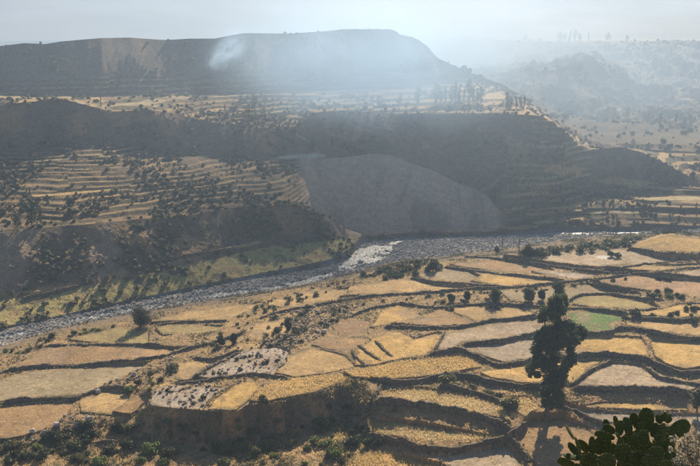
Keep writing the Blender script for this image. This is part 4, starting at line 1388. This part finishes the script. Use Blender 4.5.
M_SCRUB = ground_mat('scrub_leaf', 2.5, 0.6, 1.0, 0.5, fine=6.0)
v, f, c = clumps(P, sz, ICO_V, ICO_F, r, 0.2, 0.8, scrubcol)
pm = np.zeros((NR, NC))
pm[(ZONE == 5) & (PX > 440) & (I2 < IDX['S5'])] = 1
P = sample_grid(pm * vis * (0.1 + veg1), 2200, r)
sz = 0.7 + 1.8 * r.random(len(P)) ** 2.5
v5, f5, c5 = clumps(P, sz, ICO_V, ICO_F, r, 0.2, 0.8, scrubcol)
f = np.concatenate([f, f5 + len(v)])
v = np.concatenate([v, v5])
c = np.concatenate([c, c5])
tag(link('hillside_scrub', mesh_np('hillside_scrub', v, f, False, c), M_SCRUB, None), 'low olive scrub covering the far hillsides', 'scrub', kind='stuff')

# near scrub on banks and waste ground as little leafy tufts
pm = np.zeros((NR, NC))
nb = (ZONE == 0) & (I2 >= IDX['N4']) & (I2 <= IDX['R1'])
pm[nb] = 1
pm *= (0.05 + sstep(0.0, 0.4, fbm(GX / 9, GY / 9, 4, 821)))
pm *= np.where(between('N4', 'P2') & (PX < 380), 2.2, 1)
pm += 1.6 * (between('P1', 'P2') & (PX < 372) & (PX > 140)) * sstep(-0.1, 0.3, fbm(GX / 4, GY / 3, 3, 822))
P = sample_grid(pm * vis, 10000, r)
n = len(P)
k = 16
sz = 0.22 + 0.55 * r.random(n) ** 2
cen = np.repeat(P, k, 0) + r.normal(0, 0.55, (n * k, 3)) * np.repeat(sz, k)[:, None]
cen[:, 2] = np.repeat(P[:, 2], k) + np.abs(cen[:, 2] - np.repeat(P[:, 2], k)) * 0.9
v, f, c = leaves(cen, None, 0.16, r, 0.6)
tone = np.repeat(np.where((r.random(n) < 0.4)[:, None], np.array((0.23, 0.185, 0.09)), np.array((0.115, 0.115, 0.05))), k * 4, 0)
M_TUFT = leaf_mat('scrub_tuft', (1, 1, 1), 0.0, 0.25)
tag(link('ground_scrub', mesh_np('ground_scrub', v, f, False, c * tone), M_TUFT), 'low dry scrub scattered over the banks and waste ground', 'scrub', kind='stuff')

# scrub tufts along the walls
cen = []
for Pw in WALLP:
    for q in Pw[::2]:
        if r.random() < 0.55:
            x, y = q + r.normal(0, 0.7, 2)
            cen.append((x, y, height(x, y) + 0.1))
cen = np.array(cen)
n = len(cen)
k = 12
sz = 0.2 + 0.4 * r.random(n) ** 1.5
cc_ = np.repeat(cen, k, 0) + r.normal(0, 0.7, (n * k, 3)) * np.repeat(sz, k)[:, None]
cc_[:, 2] = np.repeat(cen[:, 2], k) + np.abs(cc_[:, 2] - np.repeat(cen[:, 2], k))
v, f, c = leaves(cc_, None, 0.15, r, 0.6)
tone = np.repeat(np.where((r.random(n) < 0.45)[:, None], np.array((0.26, 0.205, 0.10)), np.array((0.105, 0.10, 0.048))), k * 4, 0)
tag(link('wall_weeds', mesh_np('wall_weeds', v, f, False, c * tone), M_TUFT), 'dry weeds growing along the field walls', 'weeds', kind='stuff')

# dry grass
pm = np.zeros((NR, NC))
pm[ZONE >= 100] = 0.05
pm[(ZONE >= 200)] = 0
pm += TALL * 1.0
pm[(ZONE == 0) & (I2 >= IDX['N4']) & (I2 < IDX['P4'])] = 0.3
pm *= np.where(between('N4', 'P2') & (PX > 330) & (PX < 380), 4, 1)
P = sample_grid(pm * vis, 32000, r)
n = len(P)
b0 = np.repeat(P, 3, 0) + np.c_[r.normal(0, 0.18, (3 * n, 2)), np.full(3 * n, -0.05)]
hgt = (0.28 + 0.42 * r.random(3 * n))
tip = b0 + np.stack([r.normal(0, 0.14, 3 * n), r.normal(0, 0.14, 3 * n), hgt], -1)
a = r.random(3 * n) * 3.14
wv_ = np.stack([np.cos(a), np.sin(a), a * 0], -1) * 0.085
v = np.stack([b0 - wv_, b0 + wv_, tip], 1).reshape(-1, 3)
f = np.arange(9 * n).reshape(-1, 3)
c = np.repeat(0.65 + 0.6 * r.random(3 * n), 3)[:, None] * np.ones(3)
tag(link('dry_grass', mesh_np('dry_grass', v, f, False, c), L_GRASS), 'dry yellow grass on the terraces', 'grass', kind='stuff')

# stones: river bed and stony ground
pm = np.zeros((NR, NC))
pm[ZONE == 1] = 1
pm *= np.where(Zt > ZW - 0.35, 1, 0.25)
P = sample_grid(pm * vis, 13000, r)
sz = 0.11 + 0.40 * r.random(len(P)) ** 3.5


def stonecol(n):
    t = r.random(n)[:, None]
    return (np.array((0.20, 0.19, 0.18)) * (1 - t) + np.array((0.40, 0.37, 0.33)) * t)


v, f, c = clumps(P, sz, CUB_V, CUB_F, r, 0.14, 0.75, stonecol, 0.3)
tag(link('river_stones', mesh_np('river_stones', v, f, False, c), M_STONE), 'grey boulders and cobbles covering the river bed', 'stones', kind='stuff')
pm = np.zeros((NR, NC))
for fi, (poly, cname, tall, dz) in enumerate(FIELDS):
    if cname == 'stony' and fi > 10:
        pm[ZONE == 100 + fi] = 0.5
waste = nb & inpoly([(255, 345), (270, 318), (300, 308), (350, 303), (354, 316), (330, 326), (318, 338), (290, 350)], PX, PY)
pm[waste] = 1.0
pm[nb & (between('P2', 'P4'))] += 0.05
pm[nb & inpoly([(60, 415), (95, 410), (100, 425), (70, 435), (30, 445), (20, 440)], PX, PY)] = 0.7
pm[nb & inpoly([(85, 390), (100, 380), (175, 355), (178, 366), (150, 375), (120, 390)], PX, PY)] = 0.7
P = sample_grid(pm * vis, 2400, r)
sz = 0.10 + 0.45 * r.random(len(P)) ** 2.8


def stonecol2(n):
    t = r.random(n)[:, None]
    return (np.array((0.18, 0.145, 0.11)) * (1 - t) + np.array((0.37, 0.31, 0.25)) * t)


v, f, c = clumps(P, sz, CUB_V, CUB_F, r, 0.14, 0.75, stonecol2, 0.3)
tag(link('field_stones', mesh_np('field_stones', v, f, False, c), M_STONE), 'loose stones cleared onto the stony plots and waste ground', 'stones', kind='stuff')
# single big boulders at left
bo = [(78, 425, 1.1, 'largest pale boulder at the edge of the bushy ground at left'), (57, 424, 1.0, 'pale boulder left of the largest one by the bushy ground'), (89, 418, 0.9, 'reddish boulder right of the largest pale one'), (32, 431, 0.9, 'upright boulder at the corner of the tan field at lower left'),
      (98, 391, 0.9, 'boulder on the straw plot beside the wall end at left'), (134, 374, 0.9, 'boulder on the rubble strip right of the grey-green field'), (44, 431, 0.8, 'grey boulder on the slope beside the upright one'), (324, 331, 1.1, 'pointed grey boulder on the stony waste ground')]
for i, (px, py, s, label) in enumerate(bo):
    rb = np.random.default_rng(60 + i)
    w = pick(px, py + 2, 'N4', 'R1')
    bv = ICO_V * np.array((1.0, 0.85, 0.8)) + rb.normal(0, 0.17, ICO_V.shape)
    col = np.tile(np.array((0.46, 0.41, 0.36)) * rb.uniform(0.8, 1.15), (12, 1))
    o = link('boulder', mesh_np('boulder', bv * s, ICO_F, False, col), M_STONE, None, w + Vector((0, 0, s * 0.45)))
    tag(o, label, 'boulder', 'boulders among the left fields')

# ------------------------------------------------------------------ prickly pear in the foreground
m, nt, out = new_mat('cactus_skin')
N, L = nt.nodes.new, nt.links.new
b = N('ShaderNodeBsdfPrincipled')
b.inputs['Roughness'].default_value = 0.75
b.inputs['Specular IOR Level'].default_value = 0.15
b.inputs['Subsurface Weight'].default_value = 0.0
tc = N('ShaderNodeTexCoord')
n1 = N('ShaderNodeTexNoise')
n1.inputs['Scale'].default_value = 6
n1.inputs['Detail'].default_value = 5
L(tc.outputs['Object'], n1.inputs['Vector'])
cr = N('ShaderNodeValToRGB')
cr.color_ramp.elements[0].position = 0.35
cr.color_ramp.elements[0].color = (0.065, 0.085, 0.028, 1)
cr.color_ramp.elements[1].position = 0.7
cr.color_ramp.elements[1].color = (0.13, 0.16, 0.05, 1)
L(n1.outputs[0], cr.inputs[0])
tr = N('ShaderNodeBsdfTranslucent')
L(cr.outputs[0], tr.inputs['Color'])
mx = N('ShaderNodeMixShader')
mx.inputs[0].default_value = 0.25
L(cr.outputs[0], b.inputs['Base Color'])
L(b.outputs[0], mx.inputs[1])
L(tr.outputs[0], mx.inputs[2])
L(mx.outputs[0], out.inputs['Surface'])
M_CACT = m
M_SPINE = noise_mat('cactus_spine', (0.36, 0.30, 0.17), (0.55, 0.48, 0.30), 20, 0.6, 0, 0.01)
M_CORK = noise_mat('cactus_trunk', (0.12, 0.10, 0.07), (0.26, 0.22, 0.16), 8, 0.95, 0.6, 0.03)


def pad_mesh(seed):
    """unit pad: base at origin, grows along +z to 2, half width 1, flat along y"""
    r = np.random.default_rng(seed)
    nu, nv = 20, 14
    vs = []
    lob = r.uniform(0.0, 0.12)
    for i in range(nv + 1):
        t = i / nv
        z = 1 - math.cos(math.pi * t)
        w = math.sin(math.pi * t) ** 0.85 * (0.82 + 0.22 * t) if 0 < t < 1 else 0.02
        for j in range(nu):
            a = 2 * math.pi * j / nu
            x = w * math.cos(a) * (1 + lob * math.sin(3 * t + seed))
            th = 0.17 * (1.25 - 0.5 * t) * math.sin(math.pi * t) ** 0.6 if 0 < t < 1 else 0.01
            y = th * math.sin(a)
            vs.append((x, y + 0.10 * math.sin(1.7 * t + seed) * t, z))
    fs = []
    for i in range(nv):
        for j in range(nu):
            fs.append((i * nu + j, i * nu + (j + 1) % nu, (i + 1) * nu + (j + 1) % nu, (i + 1) * nu + j))
    pad = mesh_np('pad', vs, fs, True)
    pad.materials.append(M_CACT)
    # areoles with spines, on both faces and round the rim
    sv, sf = [], []
    V_ = np.array(vs)
    for i in range(2, nv, 2):
        for j in range((i // 2) % 2, nu, 2):
            p = V_[i * nu + j]
            q = np.array((p[0] * 0.25, (p[1]) * 6, (p[2] - 1) * 0.3))
            q /= np.linalg.norm(q) + 1e-9
            for s in range(4):
                d = q + r.normal(0, 0.45, 3)
                d /= np.linalg.norm(d)
                e1 = np.cross(d, (0.3, 0.5, 0.8))
                e1 /= np.linalg.norm(e1)
                e2 = np.cross(d, e1)
                k0 = len(sv)
                w = 0.020
                sv += [p + e1 * w, p - 0.5 * e1 * w + 0.87 * e2 * w, p - 0.5 * e1 * w - 0.87 * e2 * w, p + d * r.uniform(0.10, 0.2)]
                sf += [(k0, k0 + 1, k0 + 3), (k0 + 1, k0 + 2, k0 + 3), (k0 + 2, k0, k0 + 3)]
    sp = mesh_np('spines', sv, sf, False)
    sp.materials.append(M_SPINE)
    return pad, sp


PADS = [pad_mesh(s) for s in range(4)]
CY = 15.0
cact = link('prickly_pear_cactus', None)
cbase = Vector(at_Y(640, 500, CY))
cbase.z = height(cbase.x, cbase.y)
cact.location = cbase
tag(cact, 'large dark green prickly pear cactus in the bottom right foreground', 'cactus')
q = (CY * CP + (CAMZ - 112.5) * SP) / FPX
# centre x, centre y, half length, half width, lean (degrees right of upright), turn (degrees), distance
PL = [(604.6, 436, 9.5, 4.4, -82, 15, 15.0), (609, 429.5, 6.5, 4.2, -60, 10, 15.2), (606.4, 423.5, 4, 3, -25, 0, 15.3), (619.7, 428, 7.5, 4.8, 0, 10, 15.1), (616, 422, 6, 3.2, -22, 55, 15.4), (627, 425, 7.5, 3.6, -10, 20, 15.2),
      (583, 446, 8, 5, -45, 20, 15.0), (592, 447, 10, 4.4, 4, 25, 14.9), (600, 446, 8.5, 6, 15, 10, 15.2), (570, 432, 8, 4.5, -28, 76, 15.1), (578, 446, 9, 5, -35, 78, 14.8), (575, 451, 10, 4.5, -36, 45, 15.2), (566, 463, 8.5, 5, -75, 15, 14.8),
      (572, 457, 8.5, 4, -58, 70, 14.7), (607, 464, 10, 8.5, 10, 8, 14.4), (623.5, 454, 10, 8, -6, 5, 14.6), (620, 440, 8, 5, -50, 76, 14.9), (607, 447, 9, 5, 6, 20, 15.1),
      (628, 427, 9, 4.4, -14, 25, 15.3), (635.5, 421, 8, 5, -24, 20, 15.5), (646.2, 421, 12.5, 7, 0, 8, 15.4), (639.5, 429, 7, 4.4, 36, 20, 15.2), (643.8, 438, 7.5, 5.4, -8, 10, 14.8), (636, 442, 8, 4.5, -15, 30, 14.9), (654.3, 430, 7, 3.8, 3, 50, 15.2),
      (663.3, 432, 9, 4, 2, 35, 14.9), (655, 446, 6, 4, -26, 76, 14.6), (655.8, 455.5, 8.5, 8, 5, 5, 14.4), (679, 429.5, 11.5, 7.6, 52, 8, 15.1), (638, 461, 9, 8.5, -8, 5, 14.5), (590, 463, 9, 7, -20, 15, 14.7), (669, 446, 9, 7, 12, 15, 15.2),
      (673, 459, 9, 8, 20, 10, 14.9), (648, 464, 9, 7, 10, 10, 14.3), (630, 440, 8, 6, 12, 20, 15.4), (613, 452, 8, 6, -12, 15, 15.4), (646, 449, 8, 6, 15, 12, 15.5), (660, 443, 8, 5, -8, 20, 15.6), (625, 466, 9, 8, 4, 10, 14.6), (665, 470, 10, 8, 0, 8, 14.6)]
for k_ in range(11):
    a = -62 + 124 * k_ / 10 + (k_ % 3 - 1) * 6
    rr_ = 5.5 + 2.0 * (k_ % 2)
    PL.append((664 + rr_ * math.sin(math.radians(a)), 423 - rr_ * 0.95 * math.cos(math.radians(a)), 3.6, 2.2, a * 0.8, 15 * (k_ % 4), 15.5 + 0.04 * k_))
rc = np.random.default_rng(12)
for k_ in range(46):
    x = rc.uniform(586, 684)
    y = rc.uniform(434, 474)
    if y < 446 and (x < 600 or x > 676):
        continue
    PL.append((x, y, rc.uniform(7, 10), rc.uniform(5, 8), rc.uniform(-35, 35), rc.uniform(0, 45), rc.uniform(15.5, 16.3)))
# lower pads that carry the visible ones, below the frame
for (x, y, hl, hw, ln_) in ((596, 478, 11, 8, -15), (618, 482, 12, 9, 5), (640, 480, 12, 9, -8), (660, 484, 12, 9, 10), (580, 474, 11, 7, -40), (605, 500, 12, 9, -10), (632, 502, 13, 9, 6), (655, 504, 12, 9, 12), (684, 474, 10, 8, 35)):
    PL.append((x, y, hl, hw, ln_, 12, 14.8))
for i, (x, y, hl, hw, lean, turn, Yd) in enumerate(PL):
    c0 = Vector(at_Y(x, y, Yd))
    qq = (Yd * CP + (CAMZ - c0.z) * SP) / FPX
    pad, sp = PADS[i % 4]
    o = link('pad', pad, None, cact)
    R_ = Matrix.Rotation(math.radians(lean), 4, 'Y') @ Matrix.Rotation(math.radians(turn * (1 if i % 2 else -1)), 4, 'Z') @ Matrix.Rotation(math.radians(-12 + 9 * math.sin(i * 2.3)), 4, 'X')
    hlm, hwm = hl * qq * 1.08, hw * qq * 1.12
    S_ = Matrix.Diagonal((hwm, min(max(hwm, 0.06), 0.11), hlm, 1))
    o.matrix_local = Matrix.Translation(c0 - cbase) @ R_ @ S_ @ Matrix.Translation((0, 0, -1))
    tag(link('spines', sp, None, o), kind='stuff')
parts = []
for (x, y, Yd) in ((600, 490, 14.9), (618, 490, 14.9), (640, 490, 14.9), (660, 492, 14.9), (605, 506, 14.8), (655, 508, 14.8)):
    e = Vector(at_Y(x, y, Yd)) - cbase
    parts.append(tube([(0.3 * e.x, 0, -0.3), (0.6 * e.x, 0.5 * e.y, e.z * 0.5), tuple(e)], [0.13, 0.11, 0.07], 8))
v, f = join(parts)
link('trunk', mesh_np('trunk', v, f, True), M_CORK, cact)
for (x, y) in ((643.5, 409.5), (646.5, 409)):
    c0 = Vector(at_Y(x, y, 15.42))
    o = link('fruit', mesh_np('fruit', ICO_V * np.array((0.028, 0.028, 0.045)), ICO_F, True), M_CACT, cact)
    o.location = c0 - cbase
    sm_ = o.modifiers.new('round', 'SUBSURF')
    sm_.levels = sm_.render_levels = 2

# pale leafy shrub in the corner
SY = 13.6
sc0 = Vector(at_Y(697, 462, SY))
e = link('pale_shrub', None)
gb = Vector((sc0.x, SY, height(sc0.x, SY)))
e.location = gb
tag(e, 'pale grey-green shrub with whitish leaves in the bottom right corner', 'shrub')
r = np.random.default_rng(3)
qs = (SY * CP + (CAMZ - sc0.z) * SP) / FPX
lob = []
for (x, y, rr_) in ((690, 452, 10), (682, 446, 7), (697, 443, 9), (674, 440, 5), (688, 438, 6), (700, 436, 8), (680, 458, 8), (706, 452, 10), (695, 462, 12), (676, 462, 5), (671, 449, 4), (712, 440, 12), (720, 460, 14), (694, 478, 14), (710, 482, 14)):
    c0 = Vector(at_Y(x, y, SY + r.normal(0, 0.06))) - gb
    lob.append((tuple(c0), rr_ * qs, 1.0))
c, d = lobes_to_points(lob, 2600, r, 0.1)
v, f, col = leaves(c, d, 0.026, r, 0.5, 0, (0.35, 1.25))
link('foliage', mesh_np('foliage', v, f, False, col), L_PALE, e)
parts = []
for l in lob:
    c0 = np.array(l[0])
    parts.append(tube([(0.15 * c0[0], 0, -0.2), (0.5 * c0[0], 0.4 * c0[1], c0[2] * 0.55), tuple(c0)], [0.016, 0.010, 0.004], 5))
v, f = join(parts)
link('stem', mesh_np('stem', v, f, True), M_BARK, e)

# ------------------------------------------------------------------ smoke
def smoke_mat(name, density, scale, sharp, cone=False, col=(0.54, 0.75, 1.0), lo=0.42, hi=0.75):
    m, nt, out = new_mat(name)
    N, L = nt.nodes.new, nt.links.new
    tc = N('ShaderNodeTexCoord')
    ns = N('ShaderNodeTexNoise')
    ns.inputs['Scale'].default_value = scale
    ns.inputs['Detail'].default_value = 3
    ns.inputs['Distortion'].default_value = 0.6
    L(tc.outputs['Object'], ns.inputs['Vector'])
    mr = N('ShaderNodeMapRange')
    mr.inputs['From Min'].default_value = lo
    mr.inputs['From Max'].default_value = hi
    L(ns.outputs[0], mr.inputs['Value'])
    ln_ = N('ShaderNodeVectorMath')
    ln_.operation = 'LENGTH'
    L(tc.outputs['Object'], ln_.inputs[0])
    fall = N('ShaderNodeMapRange')
    fall.interpolation_type = 'SMOOTHSTEP'
    fall.inputs['From Min'].default_value = 1.0
    fall.inputs['From Max'].default_value = 0.15
    L(ln_.outputs['Value'], fall.inputs['Value'])
    ml = N('ShaderNodeMath')
    ml.operation = 'MULTIPLY'
    L(mr.outputs[0], ml.inputs[0])
    L(fall.outputs[0], ml.inputs[1])
    m2 = N('ShaderNodeMath')
    m2.operation = 'MULTIPLY'
    m2.inputs[1].default_value = density
    L(ml.outputs[0], m2.inputs[0])
    v = N('ShaderNodeVolumePrincipled')
    v.inputs['Color'].default_value = (*col, 1)
    v.inputs['Anisotropy'].default_value = 0.4
    L(m2.outputs[0], v.inputs['Density'])
    L(v.outputs[0], out.inputs['Volume'])
    m.cycles.volume_step_rate = 1.0
    return m


def ball(name, loc, scale, rot, mat):
    nu, nv = 18, 10
    vs = [(0, 0, -1)]
    for i in range(1, nv):
        t = math.pi * i / nv
        for j in range(nu):
            a = 2 * math.pi * j / nu
            vs.append((math.sin(t) * math.cos(a), math.sin(t) * math.sin(a), -math.cos(t)))
    vs.append((0, 0, 1))
    fs = []
    for i in range(nv - 2):
        for j in range(nu):
            fs.append((1 + i * nu + j, 1 + i * nu + (j + 1) % nu, 1 + (i + 1) * nu + (j + 1) % nu, 1 + (i + 1) * nu + j))
    for j in range(nu):
        fs.append((0, 1 + (j + 1) % nu, 1 + j, 0))
    me = bpy.data.meshes.new(name)
    last = len(vs) - 1
    F_ = [t for t in fs if len(set(t)) == 4]
    F_ += [(0, 1 + (j + 1) % nu, 1 + j) for j in range(nu)]
    F_ += [(last, 1 + (nv - 2) * nu + j, 1 + (nv - 2) * nu + (j + 1) % nu) for j in range(nu)]
    me.from_pydata(vs, [], F_)
    o = link(name, me, mat)
    o.location = loc
    o.scale = scale
    o.rotation_euler = rot
    return o


fire = pick(212, 68, 'R8', 'R9')
M_PLUME = smoke_mat('plume_smoke', 0.10, 2.4, 1.0, lo=0.35, hi=0.65)
tip = Vector(at_Y(243, 36, fire.y - 14))
base_ = fire + Vector((0, -1.5, 0.6))
ax = tip - base_
o = ball('smoke', base_ + ax * 0.5, (10, 10, ax.length * 0.70), ax.to_track_quat('Z', 'Y').to_euler(), M_PLUME)
tag(o, 'white smoke plume rising to the right from a small fire on the far ridge', 'smoke', kind='stuff')
M_PUFF = smoke_mat('puff_smoke', 0.22, 2.2, 1.0, lo=0.38, hi=0.7)
o = ball('smoke', base_ + Vector((1.2, -1.2, 2.0)), (3.6, 3.0, 4.4), (0, 0, 0), M_PUFF)
tag(o, 'small dense white puff at the foot of the smoke plume', 'smoke', kind='stuff')
M_BANK = smoke_mat('drifting_smoke', 0.030, 1.3, 1.0, lo=0.30, hi=0.70)
o = ball('smoke', at_Y(368, 66, 500), (98, 55, 45), (0, 0.12, 0.2), M_BANK)
tag(o, 'blue smoke bank drifting in front of the far ridge and bench', 'smoke', kind='stuff')
M_LAYER = smoke_mat('smoke_layer', 0.0040, 1.1, 1.0, col=(0.42, 0.54, 0.69), lo=0.1, hi=0.6)
o = ball('smoke', (-40, 760, 62), (520, 460, 110), (0, 0, 0), M_LAYER)
tag(o, 'thin wide smoke layer spread over the far side of the valley', 'smoke', kind='stuff')
M_HIGH = smoke_mat('high_smoke', 0.007, 1.2, 1.0, col=(0.75, 0.87, 1.0), lo=0.25, hi=0.75)
o = ball('smoke', at_Y(440, 26, 860), (215, 120, 60), (0, 0.08, 0), M_HIGH)
tag(o, 'bright smoke cloud hanging above the ridge end at top centre', 'smoke', kind='stuff')

# ------------------------------------------------------------------ haze in the valley air
m, nt, out = new_mat('valley_haze')
v = nt.nodes.new('ShaderNodeVolumePrincipled')
v.inputs['Color'].default_value = (0.345, 0.475, 0.67, 1)
v.inputs['Density'].default_value = 0.00027
v.inputs['Anisotropy'].default_value = 0.42
nt.links.new(v.outputs[0], out.inputs['Volume'])
hv = [(x, y, z) for x in (-4600, 4600) for y in (-500, 4700) for z in (4.0, 215.0)]
hf = [(0, 1, 3, 2), (4, 6, 7, 5), (0, 4, 5, 1), (2, 3, 7, 6), (0, 2, 6, 4), (1, 5, 7, 3)]
tag(link('haze', mesh_np('haze', hv, hf), m), 'thin blue smoky haze hanging in the whole valley', 'haze', kind='stuff')
